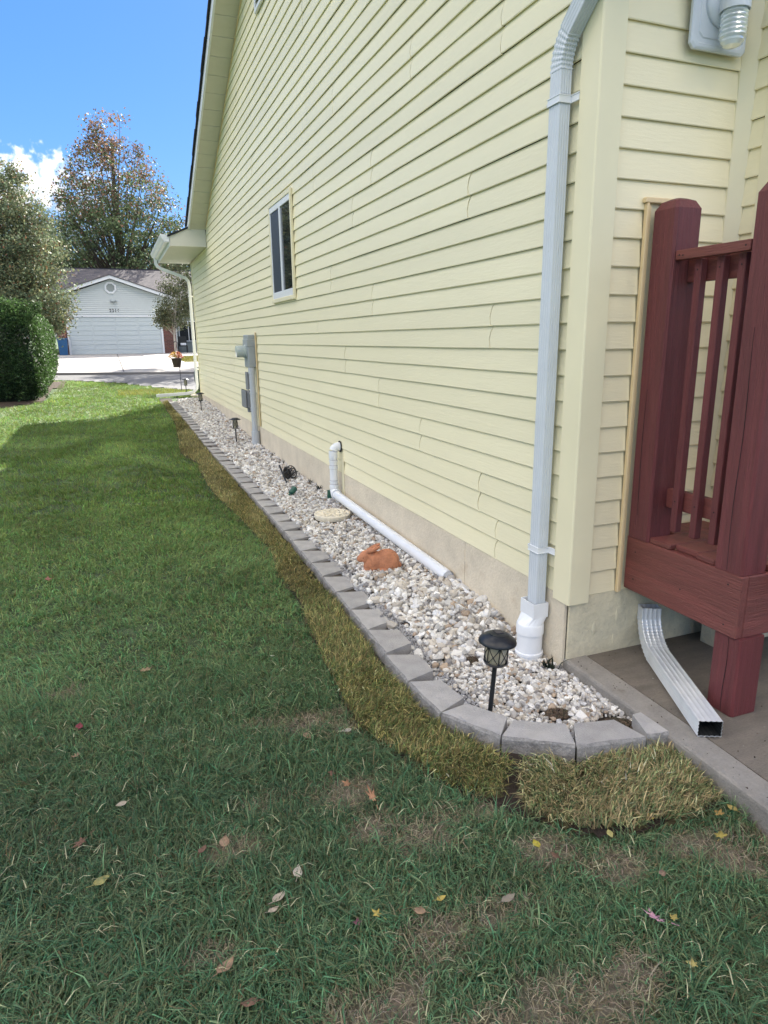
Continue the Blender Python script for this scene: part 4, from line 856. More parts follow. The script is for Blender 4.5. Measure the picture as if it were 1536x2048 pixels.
P2 = [(.29, .26, .12), (.19, .23, .10), (.45, .36, .19), (.14, .20, .085), (.36, .28, .15)]
P3 = [(.29, .24, .09), (.23, .22, .08), (.41, .32, .14), (.16, .19, .07)]
sod(SOD1, 21000, 'sod_grass', 'olive yellow sod strip beside the nearest blocks', P1, .046, .0046, 1.8, 4.2, -1.2, -.6)
sod(SOD1, 14000, 'sod_grass', 'brownish yellow sod strip along the middle blocks', P3, .040, .0058, 4.2, 9, -1.2, -.7)
sod(SOD1, 6500, 'sod_grass', 'brownish yellow sod strip narrowing to the far end', P3, .044, .0085, 9, 16.4, -1.25, -.7, seg=1)
sod(SOD2, 23000, 'sod_grass', 'light olive sod piece in front of the curved block end', P2, .056, .0048, 1.5, 2.06, -.78, .02)
# sod turf body: low raised mat under the blades
for poly, nm, c in ((SOD1, 'sod_mat', (.09, .08, .028)), (SOD2, 'sod_mat', (.085, .085, .035))):
    yy = np.concatenate([np.arange(1.5, 5, .025), np.arange(5.05, 16.5, .1)]); o = sheet(np.arange(-1.25, .05, .025), yy, lambda X, Y: G(Y) + .010 + .006 * fnoise(X, Y, 18), mat('sod_mat', (.085, .07, .03), .95, var=.4, vscale=40, bump=1, bscale=80), nm, kind='stuff', mask=lambda x, y: inpoly(x, y, poly))
    tag(o, 'matted base of the %s sod' % ('long' if poly is SOD1 else 'near square'), 'sod')
# bright new grass at the far bed end
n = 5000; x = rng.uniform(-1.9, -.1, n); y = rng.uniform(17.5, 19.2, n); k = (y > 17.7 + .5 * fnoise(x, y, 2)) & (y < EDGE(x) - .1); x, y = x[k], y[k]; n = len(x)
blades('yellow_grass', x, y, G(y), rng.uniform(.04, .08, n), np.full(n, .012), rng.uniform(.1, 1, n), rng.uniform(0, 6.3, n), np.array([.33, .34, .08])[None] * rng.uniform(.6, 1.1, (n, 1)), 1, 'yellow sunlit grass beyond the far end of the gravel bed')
# ------------------------------------------------------------------ fallen leaves (each its own thing)
def leaf(x, y, size, col, shape, label, rz=None, curl=.3, z=.035):
    n = 9 if shape == 'oval' else 0
    if shape == 'oval':
        ts = np.linspace(0, 1, 7); w = np.sin(np.pi * ts ** .8) * .30; V = [(t - .5, ww, 0) for t, ww in zip(ts, w)] + [(t - .5, -ww, 0) for t, ww in zip(ts, w)] + [(t - .5, 0, -.04) for t in ts]
        F = [[i, i + 1, 15 + i, 14 + i] for i in range(6)] + [[14 + i, 15 + i, 8 + i, 7 + i] for i in range(6)]
    else:
        pts = []; lob = 5 if shape == 'maple' else 7
        m = lob * 4
        for i in range(m):
            t = 2 * math.pi * i / m; r = .5 if i % 4 == 0 else (.22 if i % 4 == 2 else .34); r *= random.uniform(.85, 1.15); r *= .75 + .25 * math.cos(t)
            pts.append((r * math.cos(t) * (1.0 if shape == 'maple' else 1.25), r * math.sin(t) * (1.0 if shape == 'maple' else .6), 0))
        V = pts + [(0, 0, -.03)]; F = [[i, (i + 1) % m, m] for i in range(m)]
    V = np.array(V, float); V[:, 2] += curl * (V[:, 0] ** 2) * 1.4 + curl * .8 * np.abs(V[:, 1]) + np.random.default_rng(int(abs(x * 999))).uniform(-.03, .03, len(V)); V *= size
    mb = MB(); mb.add([tuple(v) for v in V], F, True); mb.tube([(-size * .5, 0, curl * .3 * size), (-size * .78, size * .04, curl * .5 * size)], size * .018, 5)
    o = mb.build('fallen_leaf', M_LEAF); at = o.data.color_attributes.new('col', 'FLOAT_COLOR', 'POINT')
    for i in range(len(o.data.vertices)):
        k = random.uniform(.75, 1.15); at.data[i].color = (col[0] * k, col[1] * k, col[2] * k, 1)
    md = o.modifiers.new('s', 'SOLIDIFY'); md.thickness = .0006
    o.location = (x, y, float(G(y)) + z); o.rotation_euler = (random.uniform(-.25, .25), random.uniform(-.25, .25), random.uniform(0, 6.28) if rz is None else rz)
    tag(o, label, 'leaf', 'fallen leaves on the grass'); return o
TAN, BRN, YEL, PNK, RED_, CRM, OLV = (.36, .24, .15), (.20, .11, .07), (.52, .40, .10), (.62, .34, .42), (.25, .05, .06), (.50, .42, .32), (.33, .31, .11)
LV = [(-1.861, 1.531, .052, TAN, 'oval', 'large pointed tan leaf low in the left foreground', .7), (-2.176, 1.978, .046, OLV, 'oval', 'olive yellow oval leaf in the left foreground', .3),
      (-1.792, 2.003, .045, TAN, 'oval', 'tan leaf standing at the edge of the left bare patch', 1.3), (-1.865, 1.995, .035, BRN, 'oval', 'smaller brown leaf left of the bare patch', 1.0),
      (-2.241, 2.188, .05, BRN, 'oak', 'crumpled brown leaf left of the bare patch in the deep grass', None), (-2.114, 2.331, .035, CRM, 'oval', 'small cream curled leaf in the left lawn', None),
      (-2.277, 2.726, .05, TAN, 'oak', 'pale brown leaf lying in the left lawn', None), (-2.558, 5.07, .06, (.45, .20, .14), 'maple', 'pinkish brown leaf far up the shaded lawn', None),
      (-2.275, 2.947, .04, RED_, 'oval', 'small dark red leaf in the left lawn', 1.5), (-1.984, 3.382, .06, (.42, .30, .18), 'oak', 'light brown leaf on the shaded lawn halfway up', .2),
      (-1.672, 1.704, .045, CRM, 'oval', 'cream folded leaf just below the curled white one', .6), (-1.70, 1.665, .03, CRM, 'oval', 'tiny cream leaf below the folded cream leaf', .4), (-1.597, 1.781, .04, (.60, .52, .42), 'oval', 'curled whitish leaf standing like a hook', 1.2),
      (-1.418, 1.537, .032, YEL, 'maple', 'yellow lobed leaf left of the round yellow leaf', None), (-1.217, 1.518, .026, YEL, 'oval', 'small round yellow leaf in the centre foreground', None), (-.824, 1.60, .034, (.50, .42, .06), 'oval', 'bright yellow oval leaf below the gap in the sod', 1.4),
      (-.664, 1.217, .058, PNK, 'oak', 'pink torn leaf in the right foreground', 2.3), (-.226, 1.397, .05, (.40, .32, .08), 'maple', 'large mustard yellow leaf by the patio edge', None), (-.136, 1.481, .04, (.40, .26, .08), 'maple', 'orange yellow leaf beside the right end of the sod', None),
      (-.075, 1.485, .034, (.42, .32, .10), 'oval', 'small yellow leaf touching the patio edge', None), (-1.249, 2.028, .066, (.38, .20, .11), 'oak', 'large brown oak leaf on the bare patch', 1.6), (-1.312, 2.131, .04, (.36, .19, .10), 'maple', 'rusty curled leaf above the oak leaf', None),
      (-1.345, 2.222, .03, BRN, 'maple', 'small rusty leaf furthest up the bare patch', None), (-1.483, 1.529, .026, (.24, .08, .12), 'maple', 'small purple red leaf left of the yellow lobed leaf', None), (-.682, 1.063, .034, (.40, .34, .12), 'maple', 'dull yellow leaf low in the right foreground', None),
      (-.62, 1.20, .028, (.42, .34, .10), 'maple', 'small yellow leaf right of the pink leaf', None), (-.797, 1.533, .03, BRN, 'oval', 'brown leaf under the bright yellow oval leaf', None), (-.329, 1.72, .034, (.25, .07, .07), 'maple', 'dark red leaf caught in the near sod', None),
      (-1.369, 2.495, .04, TAN, 'oval', 'tan leaf on the bare patch near the sod curve', None), (-1.20, 2.47, .044, (.52, .47, .38), 'oval', 'grey white leaf beside the bend of the sod', .5), (-.377, 1.56, .03, YEL, 'oval', 'yellow leaf at the lower edge of the near sod', 1.2),
      (-1.82, 1.403, .04, BRN, 'oval', 'brown leaf at the bottom of the picture', None), (-.565, 1.544, .028, (.42, .38, .14), 'oval', 'tiny olive leaf just below the near sod', None), (-.527, 1.342, .028, (.30, .20, .14), 'oval', 'small brown leaf above the pink leaf', None),
      (-1.345, 3.282, .022, (.5, .5, .4), 'oval', 'tiny pale leaf in the lawn near the sod', None), (-1.30, 1.50, .035, TAN, 'oval', 'tan twisted leaf between the two yellow leaves', 2.4), (-1.03, 1.44, .04, (.30, .26, .20), 'oval', 'grey brown leaf below the centre bare patch', .1)]
for (x, y, s, c, sh, lb, rz) in LV: leaf(x, y, s * 1.28, c, sh, lb, rz, curl=.45 if 'curl' in lb or 'folded' in lb else .25, z=.040 if y > 1.6 else .042)

# ------------------------------------------------------------------ terracotta rabbit
rab = thing('rabbit_statue', 'terracotta rabbit statue resting on the white gravel', 'garden ornament', (-.362, 4.25, -.006), rz=R(-21))
mb = MB()
def ball(x, y, z, rx, ry, rz_, rot=0.0):
    vs = []; fs = []; nu, nv = 20, 12; c, s_ = math.cos(rot), math.sin(rot)
    for i in range(nv + 1):
        for j in range(nu):
            t = math.pi * i / nv; q = 2 * math.pi * j / nu; a_, b_, c_ = rx * math.sin(t) * math.cos(q), ry * math.sin(t) * math.sin(q), rz_ * math.cos(t)
            vs.append((x + a_ * c + c_ * s_, y + b_, z - a_ * s_ + c_ * c))
    for i in range(nv):
        for j in range(nu): fs.append([i * nu + j, (i + 1) * nu + j, (i + 1) * nu + (j + 1) % nu, i * nu + (j + 1) % nu])
    mb.add(vs, fs, True)
ball(.060, 0, .080, .098, .078, .086); ball(.078, -.036, .066, .072, .044, .068); ball(.078, .036, .066, .072, .044, .068); ball(-.015, 0, .078, .085, .064, .072, .15); ball(-.062, 0, .060, .055, .054, .062)
ball(-.098, 0, .118, .058, .042, .040, -.35); ball(-.134, 0, .098, .036, .031, .028, -.35); ball(-.108, -.022, .100, .030, .020, .026); ball(-.108, .022, .100, .030, .020, .026)
ball(-.078, -.028, .014, .045, .018, .018); ball(-.078, .028, .014, .045, .018, .018); ball(.055, -.060, .018, .060, .022, .020); ball(.055, .060, .018, .060, .022, .020); ball(.150, 0, .045, .024, .024, .024); ball(-.050, 0, .035, .06, .052, .045); ball(-.078, 0, .040, .040, .044, .060); ball(.0, 0, .04, .10, .058, .045); ball(-.050, 0, .110, .055, .040, .042)
body = mb.build('body', M_TERRA, rab)
md = body.modifiers.new('union', 'REMESH'); md.mode = 'VOXEL'; md.voxel_size = .0055; md.use_smooth_shade = True
md = body.modifiers.new('soft', 'SMOOTH'); md.factor = .5; md.iterations = 4
for s in (-1, 1):   # long ears laid back along the neck
    mb = MB(); ax = [(-.102, s * .014, .140), (-.076, s * .023, .153), (-.044, s * .031, .169), (-.010, s * .034, .186), (.012, s * .033, .197)]; rs = [.012, .022, .026, .021, .006]
    n = 12; vs = []
    for (p, r) in zip(ax, rs):
        for j in range(n):
            t = 2 * math.pi * j / n; dpt = .70 if math.sin(t) * 1 > 0 else .55
            vs.append((p[0] - .55 * r * math.sin(t) * dpt * 1.2, p[1] + r * math.cos(t), p[2] + r * math.sin(t) * dpt + (-.35 * r * (1 - abs(math.cos(t))) if math.sin(t) > 0 else 0)))
    mb.add(vs, [[i * n + j, i * n + (j + 1) % n, (i + 1) * n + (j + 1) % n, (i + 1) * n + j] for i in range(4) for j in range(n)] + [list(range(n))[::-1], [4 * n + j for j in range(n)]], True)
    mb.build('ear', M_TERRA, rab)
    mb = MB(); mb.lathe([(0, .004), (.0035, .003), (.0045, 0)], 10); mb.v = [(-.118 + x, s * (.0395 + z_), .112 + y_) for x, y_, z_ in mb.v]; mb.build('eye', mat('eye_recess', (.16, .07, .04), .8), rab)
rab.scale = (.93, .95, .97)

# ------------------------------------------------------------------ round stepping stone with raised scrolls
st_ = thing('stepping_stone', 'round cream stepping stone with raised scroll pattern in the gravel', 'stepping stone', (CL[0], CL[1], .048))
mb = MB(); mb.lathe([(.160, -.04), (.166, -.02), (.166, .0), (.160, .008), (.150, .010), (.146, .006), (.0, .006)], 40); mb.build('disc', M_CREAM, st_)
mb = MB()
for k in range(7):
    a0 = 2 * math.pi * k / 7 + .3; cx0, cy0 = .085 * math.cos(a0), .085 * math.sin(a0); P = []
    for i in range(16):
        t = i / 15; r = .044 * (1 - t * .85); a = a0 + t * 8.5 * (1 if k % 2 else -1); P.append((cx0 + r * math.cos(a), cy0 + r * math.sin(a), .0085))
    mb.tube(P, [.0075] * 16, 6)
mb.tube([(.028 * math.cos(t), .028 * math.sin(t), .0075) for t in np.linspace(0, 2 * math.pi, 16)], .005, 6); mb.build('scroll_relief', M_CREAM, st_)

# ------------------------------------------------------------------ solar path lamps
def lamp_near():
    t = thing('solar_path_light', 'black solar path light with domed cap and amber lens in the near gravel', 'path light', (-.563, 2.355, -.05), group='solar path lights in the gravel bed')
    mb = MB(); mb.tube([(0, 0, -.03), (.0, 0, .245)], .0105, 12); mb.build('stem', M_BLACK, t)
    mb = MB(); mb.lathe([(.0, .405), (.022, .404), (.035, .400), (.040, .3985), (.0405, .396), (.062, .386), (.078, .372), (.0835, .362), (.083, .357), (.075, .355), (.0, .352)], 32); cp_ = mb.build('cap', M_BLACK, t)
    mb = MB(); mb.box((-.018, -.018, .4045), (.018, .018, .4062)); mb.build('solar_cell', mat('solar_cell', (.015, .012, .03), .15), cp_)
    mb = MB(); mb.lathe([(.048, .352), (.049, .31), (.047, .275), (.042, .262), (.0, .259)], 28); mb.build('lens', M_LENS, t)
    mb = MB(); n = 6
    for k in range(n):
        a = 2 * math.pi * k / n + .25; b_ = a + 2 * math.pi / n; mid = (a + b_) / 2; P = lambda ang, z, r=.051: (r * math.cos(ang), r * math.sin(ang), z)
        mb.tube([P(a, .352), P(a, .264)], .0022, 6)
        mb.tube([P(a + (b_ - a) * q, .350 - .084 * (q ** .8)) for q in np.linspace(0, 1, 7)], .0019, 6); mb.tube([P(b_ + (a - b_) * q, .350 - .084 * (q ** .8)) for q in np.linspace(0, 1, 7)], .0019, 6)
    for z, r in ((.260, .048), (.266, .051), (.350, .051)): mb.tube([(r * math.cos(a), r * math.sin(a), z) for a in np.linspace(0, 2 * math.pi, 25)], .0028, 6)
    mb.lathe([(.049, .262), (.034, .248), (.014, .240), (.0, .239)], 20); mb.build('cage', M_BLACK, t)
    return t
L1 = lamp_near(); L1.rotation_euler = (R(1.5), R(3.5), 0)
def lamp_far(loc, label, sunlit=False, tilt=(0, 0), parts=True):
    t = thing('solar_path_light', label, 'path light', loc, group='solar path lights in the gravel bed')
    mb = MB(); mb.tube([(0, 0, -.02), (0, 0, .23)], .010, 10); mb.build('stem', M_BLACK, t)
    mb = MB(); mb.lathe([(.0, .40), (.045, .398), (.05, .392), (.085, .376), (.088, .370), (.06, .366), (.0, .365)], 20); mb.build('cap', M_BLACK, t)
    mb = MB(); mb.lathe([(.034, .366), (.036, .30), (.032, .245), (.0, .242)], 16); mb.build('lens', M_LENS, t)
    mb = MB()
    for k in range(4):
        a = math.pi / 2 * k + .5; b_ = a + math.pi / 2; P = lambda ang, z: (.040 * math.cos(ang), .040 * math.sin(ang), z)
        mb.tube([P(a, .365), P(a, .242)], .0035, 5); mb.tube([P(a, .36), P((a + b_) / 2, .30), P(b_, .25)], .003, 5); mb.tube([P(b_, .36), P((a + b_) / 2, .30), P(a, .25)], .003, 5)
    mb.tube([(.040 * math.cos(a), .040 * math.sin(a), .244) for a in np.linspace(0, 2 * math.pi, 17)], .005, 5); mb.tube([(.052 * math.cos(a), .052 * math.sin(a), .232) for a in np.linspace(0, 2 * math.pi, 17)], .004, 5); mb.build('cage', M_BLACK, t)
    t.rotation_euler = (tilt[0], tilt[1], 0); return t
lamp_far((-.279, 10.65, .025), 'black solar path light beside the conduit, second from the camera')
lamp_far((-.351, 14.38, .165), 'black solar path light near the far end of the gravel bed')
lamp_far((-.30, 17.75, .28), 'sunlit solar path light standing beyond the far downspout')
# lamp that has fallen over against the foundation
fl = thing('fallen_path_light', 'black garden lamp tipped over on the gravel near the foundation', 'path light', (-.16, 7.55, .02))
mb = MB(); mb.tube([(-.10, -.12, -.01), (-.14, .03, .17)], .011, 8); mb.build('stake', M_BLACK, fl)
mb = MB(); cc = Vector((-.02, .05, .07)); axx = Vector((.5, -.65, .35)).normalized(); u1 = axx.cross(Vector((0, 0, 1))).normalized(); u2 = axx.cross(u1)
ringp = lambda r, d, n=20: [tuple(cc + axx * d + u1 * (r * math.cos(t)) + u2 * (r * math.sin(t))) for t in np.linspace(0, 2 * math.pi, n)]
mb.tube(ringp(.075, .04), .006, 6); mb.tube(ringp(.078, -.02), .006, 6); mb.tube(ringp(.045, .05), .005, 6)
for k in range(8):
    a = k * math.pi / 4; mb.tube([tuple(cc + axx * .05 + u1 * (.02 * math.cos(a)) + u2 * (.02 * math.sin(a))), tuple(cc + axx * .04 + u1 * (.075 * math.cos(a + .5)) + u2 * (.075 * math.sin(a + .5))), tuple(cc - axx * .02 + u1 * (.078 * math.cos(a + .6)) + u2 * (.078 * math.sin(a + .6)))], .004, 5)
mb.build('cage', M_BLACK, fl)
mb = MB(); ring = ringp(.072, -.03, 21)[:-1]; mb.add(ring + [tuple(cc - axx * .055)], [[i, (i + 1) % 20, 20] for i in range(20)], True); mb.build('shade', M_BLACK, fl)
# green plastic pieces
def spot(loc, rot, label):
    t = thing('green_spotlight', label, 'garden spotlight', loc, group='small green spotlights in the gravel'); t.rotation_euler = rot
    mb = MB(); mb.lathe([(.0, 0), (.026, .0), (.030, .01), (.030, .07), (.034, .078), (.026, .080), (.0, .070)], 16); mb.build('housing', M_GREENP, t)
    mb = MB(); mb.tube([(0, 0, .0), (0, 0, -.05)], .008, 8); mb.build('stake', M_GREENP, t)
spot((-.375, 6.78, .035), (R(-25), R(55), 0), 'green plastic spotlight lying tilted near the blocks')
spot((-.055, 6.42, .03), (0, R(4), 0), 'green plastic spotlight standing beside the round stone')
# weeds along the foundation
for i, (x, y) in enumerate(((-.03, 7.25), (-.035, 7.9), (-.02, 8.6), (-.03, 6.9), (-.02, 9.2), (-.06, 2.62))):
    n = 16; blades('weed', x + rng.normal(0, .015, n), y + rng.normal(0, .02, n), BZ(np.full(n, y)) + .01, rng.uniform(.04, .09, n), np.full(n, .012), rng.uniform(.1, .9, n), rng.uniform(0, 6.3, n), np.array([.012, .022, .012])[None] * rng.uniform(.6, 1.6, (n, 1)), 2, None)
    o = bpy.data.objects[-1]
for o in list(COL.objects):
    if o.name.startswith('weed'):
        tag(o, 'small dark weed sprouting along the foundation wall', 'weed', 'weeds at the foot of the foundation'); o['kind'] = 'stuff'
# ------------------------------------------------------------------ far things: basket, bin
fb = thing('hanging_basket', 'brown hanging basket full of yellow and orange flowers', 'flower basket', (-.40, 18.55, 1.16))
mb = MB(); mb.lathe([(.085, -.23), (.13, -.02), (.138, .0), (.128, .0), (.10, -.05), (.0, -.05)], 18); mb.build('pot', M_POT, fb)
nfl = 150; V = []; F = []; C = []
for i in range(nfl):
    a = random.uniform(0, 6.28); r = .17 * math.sqrt(random.random()); cx0, cy0, cz0 = r * math.cos(a) * 1.1, r * math.sin(a), .03 + .12 * (1 - (r / .17) ** 2) + random.uniform(-.03, .02)
    col = random.choice([(.75, .42, .02), (.80, .50, .03), (.70, .30, .02)]) if cx0 < .0 else random.choice([(.75, .18, .10), (.72, .25, .05), (.80, .22, .14)])
    nx, ny = random.uniform(-.5, .5), random.uniform(-.9, .1); nv = Vector((nx, ny, .7)).normalized(); u1 = nv.cross(Vector((1, 0, 0))).normalized(); u2 = nv.cross(u1); k = 8; b = len(V)
    V.append(Vector((cx0, cy0, cz0)) - nv * .004); C.append((.06, .02, .01))
    for j in range(k): rr = .030 if j % 2 == 0 else .017; V.append(Vector((cx0, cy0, cz0)) + u1 * rr * math.cos(j * math.pi / 4) + u2 * rr * math.sin(j * math.pi / 4)); C.append(col)
    F += [(b, b + 1 + j, b + 1 + (j + 1) % k) for j in range(k)]
npmesh('flowers', np.array([tuple(v) for v in V]), np.array(F), M_FLOWER, np.array(C), parent=fb)
mb = MB()
for a in (0, 2.1, 4.2): mb.tube([(.13 * math.cos(a), .13 * math.sin(a), .0), (0.02, 0, .34)], .003, 4)
mb.build('hanger', M_BLACK, fb)
hk = MB(); hk.tube([(-.335, 18.6, .26), (-.335, 18.6, 1.52)] + [(-.335 - .05 + .05 * math.cos(t), 18.6 - .02, 1.52 + .06 * math.sin(t)) for t in np.linspace(.2, 2.8, 7)], .009, 8)
tag(hk.build('shepherd_hook', M_BLACK), 'thin black shepherd hook pole carrying the flower basket', 'garden hook')
bn = thing('green_bin', 'dark green rounded bin partly hidden behind the far house corner', 'bin', (.22, 18.35, .31))
mb = MB(); mb.lathe([(.0, 0), (.15, .0), (.20, .08), (.235, .28), (.24, .45), (.22, .56), (.18, .60), (.0, .62)], 24); mb.build('barrel', mat('dark_green_plastic', (.012, .045, .028), .4), bn)
mb = MB(); mb.lathe([(.185, .595), (.19, .615), (.05, .64), (0, .64)], 24); mb.build('lid', mat('dark_green_plastic', (.012, .045, .028), .4), bn)

# ------------------------------------------------------------------ house across the street
YG = 42.5; Z0 = .86
gh = thing('garage_house', 'white sided house across the street with a double garage door', 'house')
PK = (-1.57, 5.14); sl = .335
roofz = lambda x: PK[1] - sl * abs(x - PK[0]) - .28
def clipx(z): d = (PK[1] - .22 - z) / sl; return PK[0] - d, PK[0] + d
mb = MB(); z = 2.97; lap = .105
while z < 5.0:
    a, b = clipx(z + lap); a = max(a, -4.55); b = min(b, 1.72)
    a2, b2 = clipx(z); a2 = max(a2, -4.55); b2 = min(b2, 1.72)
    if b > a: mb.add([(a2, YG - .060, z), (b2, YG - .060, z), (b, YG - .045, z + lap - .024), (a, YG - .045, z + lap - .024), (a2, YG, z), (b2, YG, z), (b, YG, z + lap - .024), (a, YG, z + lap - .024)], [[0, 1, 2, 3], [4, 5, 1, 0], [3, 2, 6, 7]])
    z += lap
mb.build('siding', M_GSID, gh, kind='stuff')
mb = MB(); mb.hexa([(-4.6, YG, .5), (1.75, YG, .5), (1.75, YG, 3.85), (PK[0], YG, 4.95), (-4.6, YG, 3.85)], [(-4.6, YG + 6, .5), (1.75, YG + 6, .5), (1.75, YG + 6, 3.85), (PK[0], YG + 6, 4.95), (-4.6, YG + 6, 3.85)]); mb.build('wall', M_GSID, gh)
boxp('brick_wall', (1.02, YG - .10, .6), (1.72, YG - .002, 3.34), M_BRICK, gh); boxp('brick_wall', (-4.6, YG - .10, .6), (-4.06, YG - .002, 2.96), M_BRICK, gh)
gd = boxp('garage_door', (-3.95, YG - .045, Z0 + .0), (.92, YG - .03, 2.93), M_GDOOR, gh)
for r in range(4):
    for c in range(4):
        x0 = -3.95 + .05 + c * 1.215; z0 = Z0 + .03 + r * .516
        mb = MB(); mb.cbox((x0, YG - .062, z0 + .02), (x0 + 1.13, YG - .0455, z0 + .235), .006); mb.cbox((x0, YG - .062, z0 + .262), (x0 + 1.13, YG - .0455, z0 + .485), .006); mb.build('door_panel', M_GDOOR, gd)
mb = MB()
for a, b in (((-4.06, YG - .12, Z0 - .05), (-3.952, YG - .02, 3.0)), ((.922, YG - .12, Z0 - .05), (1.02, YG - .02, 3.0)), ((-4.06, YG - .12, 2.932), (1.02, YG - .021, 3.02))): mb.cbox(a, b, .004)
mb.build('door_frame', M_GTRIM, gh)
for s in (-1, 1):
    x1 = PK[0] + s * 3.62; mb = MB(); zz = lambda x: PK[1] - sl * abs(x - PK[0])
    mb.hexa([(PK[0], YG - .42, zz(PK[0]) - .17), (x1, YG - .42, zz(x1) - .17), (x1, YG - .40, zz(x1) - .17), (PK[0], YG - .40, zz(PK[0]) - .17)], [(PK[0], YG - .42, zz(PK[0])), (x1, YG - .42, zz(x1)), (x1, YG - .40, zz(x1)), (PK[0], YG - .40, zz(PK[0]))]); mb.build('fascia', M_GTRIM, gh)
    mb = MB(); mb.hexa([(PK[0], YG - .40, zz(PK[0]) - .16), (x1, YG - .40, zz(x1) - .16), (x1, YG + .0, zz(x1) - .16), (PK[0], YG, zz(PK[0]) - .16)], [(PK[0], YG - .40, zz(PK[0]) - .14), (x1, YG - .40, zz(x1) - .14), (x1, YG, zz(x1) - .14), (PK[0], YG, zz(PK[0]) - .14)]); mb.build('soffit', M_GTRIM, gh)
    mb = MB(); mb.hexa([(PK[0], YG - .46, zz(PK[0]) + .002), (x1 + s * .06, YG - .46, zz(x1) - .02), (x1 + s * .06, YG + 5, zz(x1) - .02), (PK[0], YG + 5, zz(PK[0]))], [(PK[0], YG - .46, zz(PK[0]) + .05), (x1 + s * .06, YG - .46, zz(x1) + .03), (x1 + s * .06, YG + 5, zz(x1) + .03), (PK[0], YG + 5, zz(PK[0]) + .05)]); mb.build('roof', M_GROOF, gh)
mb = MB(); mb.hexa([(-9, 44.2, 3.9), (9, 44.2, 3.9), (9, 49, 6.02), (-9, 49, 6.02)], [(-9, 44.2, 3.95), (9, 44.2, 3.95), (9, 49, 6.09), (-9, 49, 6.09)]); mb.hexa([(-9, 49, 6.02), (9, 49, 6.02), (9, 54, 3.9), (-9, 54, 3.9)], [(-9, 49, 6.09), (9, 49, 6.09), (9, 54, 3.95), (-9, 54, 3.95)]); mb.build('main_roof', M_GROOF, gh)
mb = MB(); mb.tube([(-9, 49, 6.09), (9, 49, 6.09)], .05, 6); mb.build('ridge_cap', M_ROOF, gh)
# recessed porch at the right
boxp('porch_wall', (1.76, YG + 1.6, .7), (9, YG + 1.9, 3.9), mat('porch_wall', (.16, .19, .20), .8, var=.1), gh)
boxp('porch_floor', (1.76, YG - .3, .7), (9, YG + 1.59, .90), M_DRIVE, gh)
pw = boxp('window', (2.05, YG + 1.55, 1.55), (3.2, YG + 1.598, 2.75), M_GTRIM, gh); boxp('pane', (2.10, YG + 1.53, 1.60), (2.60, YG + 1.548, 2.70), M_GLASS, pw); boxp('pane', (2.65, YG + 1.53, 1.60), (3.15, YG + 1.548, 2.70), M_GLASS, pw)
boxp('gutter', (1.70, 44.0, 3.78), (9, 44.14, 3.9), M_GTRIM, gh); boxp('wall_side', (1.755, YG, .7), (1.80, YG + 1.6, 3.8), M_GSID, gh)
mb = MB(); mb.box((1.36 - .05, YG - .16, 2.72), (1.36 + .05, YG - .101, 2.92)); mb.tube([(1.36, YG - .16, 2.80), (1.36, YG - .25, 2.84), (1.36, YG - .25, 2.78)], .02, 6); mb.lathe([(.0, .0), (.05, 0), (.06, .14), (.0, .20)], 8, c=(1.36, YG - .25, 2.62)); tag(mb.build('coach_lamp', M_BLACK), 'small dark lamp on the brick right of the garage door', 'wall light')
# octagonal gable vent, floodlight, house numbers
vx, vz = -1.58, 4.50; mb = MB(); o8 = lambda r, y_: [(vx + r * math.cos(R(22.5 + 45 * i)), y_, vz + r * math.sin(R(22.5 + 45 * i))) for i in range(8)]
mb.add(o8(.33, YG - .05) + o8(.33, YG - .12) + o8(.23, YG - .12) + o8(.23, YG - .085), [[8 * k + i, 8 * k + (i + 1) % 8, 8 * k + 8 + (i + 1) % 8, 8 * k + 8 + i] for k in range(3) for i in range(8)]); ov = mb.build('gable_vent', M_GTRIM, gh)
mb = MB(); mb.add(o8(.235, YG - .085), [list(range(8))]); mb.build('louvre', mat('louvre_grey', (.27, .30, .30), .6), ov)
fll = thing('floodlight', 'twin white floodlight above the house number on the garage', 'floodlight', (-1.50, YG - .07, 3.72))
mb = MB(); mb.lathe([(0, .04), (.06, .035), (.07, 0)], 10); mb.v = [(x, -z_, y_) for x, y_, z_ in mb.v]; mb.build('base', M_GREY, fll)
for s in (-1, 1): mb = MB(); mb.tube([(0, -.03, 0), (s * .07, -.08, .03), (s * .15, -.14, .06)], [.02, .035, .065], 10); mb.build('lamp_head', M_GREY, fll)
num = bpy.data.curves.new('house_number', 'FONT'); num.body = '2316'; num.size = .25; num.extrude = .012; num.align_x = 'CENTER'; num.offset = .006; num.space_character = 1.12
no = bpy.data.objects.new('house_number', num); COL.objects.link(no); no.location = (-1.50, YG - .075, 3.19); no.rotation_euler = (R(90), 0, 0); num.materials.append(M_NUM)
bpy.context.view_layer.update(); nm_ = bpy.data.meshes.new_from_object(no.evaluated_get(bpy.context.evaluated_depsgraph_get())); bpy.data.objects.remove(no); no = bpy.data.objects.new('house_number', nm_); COL.objects.link(no); no.location = (-1.50, YG - .045, 3.19); no.rotation_euler = (R(90), 0, 0)
tag(no, 'black house number 2316 on the white garage gable', 'house number')
bb = thing('blue_bin', 'blue recycling bin against the brick left of the garage door', 'bin', (-4.33, YG - .42, .90)); 
mb = MB(); mb.hexa([(-.20, -.20, 0), (.20, -.20, 0), (.20, .20, 0), (-.20, .20, 0)], [(-.25, -.25, .85), (.25, -.25, .85), (.25, .25, .85), (-.25, .25, .85)]); mb.build('tub', mat('blue_plastic', (.02, .10, .25), .5), bb)
mb = MB(); mb.cbox((-.27, -.27, .852), (.27, .27, .90), .01); mb.build('lid', mat('blue_plastic', (.02, .10, .25), .5), bb)
pc = thing('porch_chair', 'dark chair with a white cushion on the porch across the street', 'chair', (2.10, YG + .5, .90))
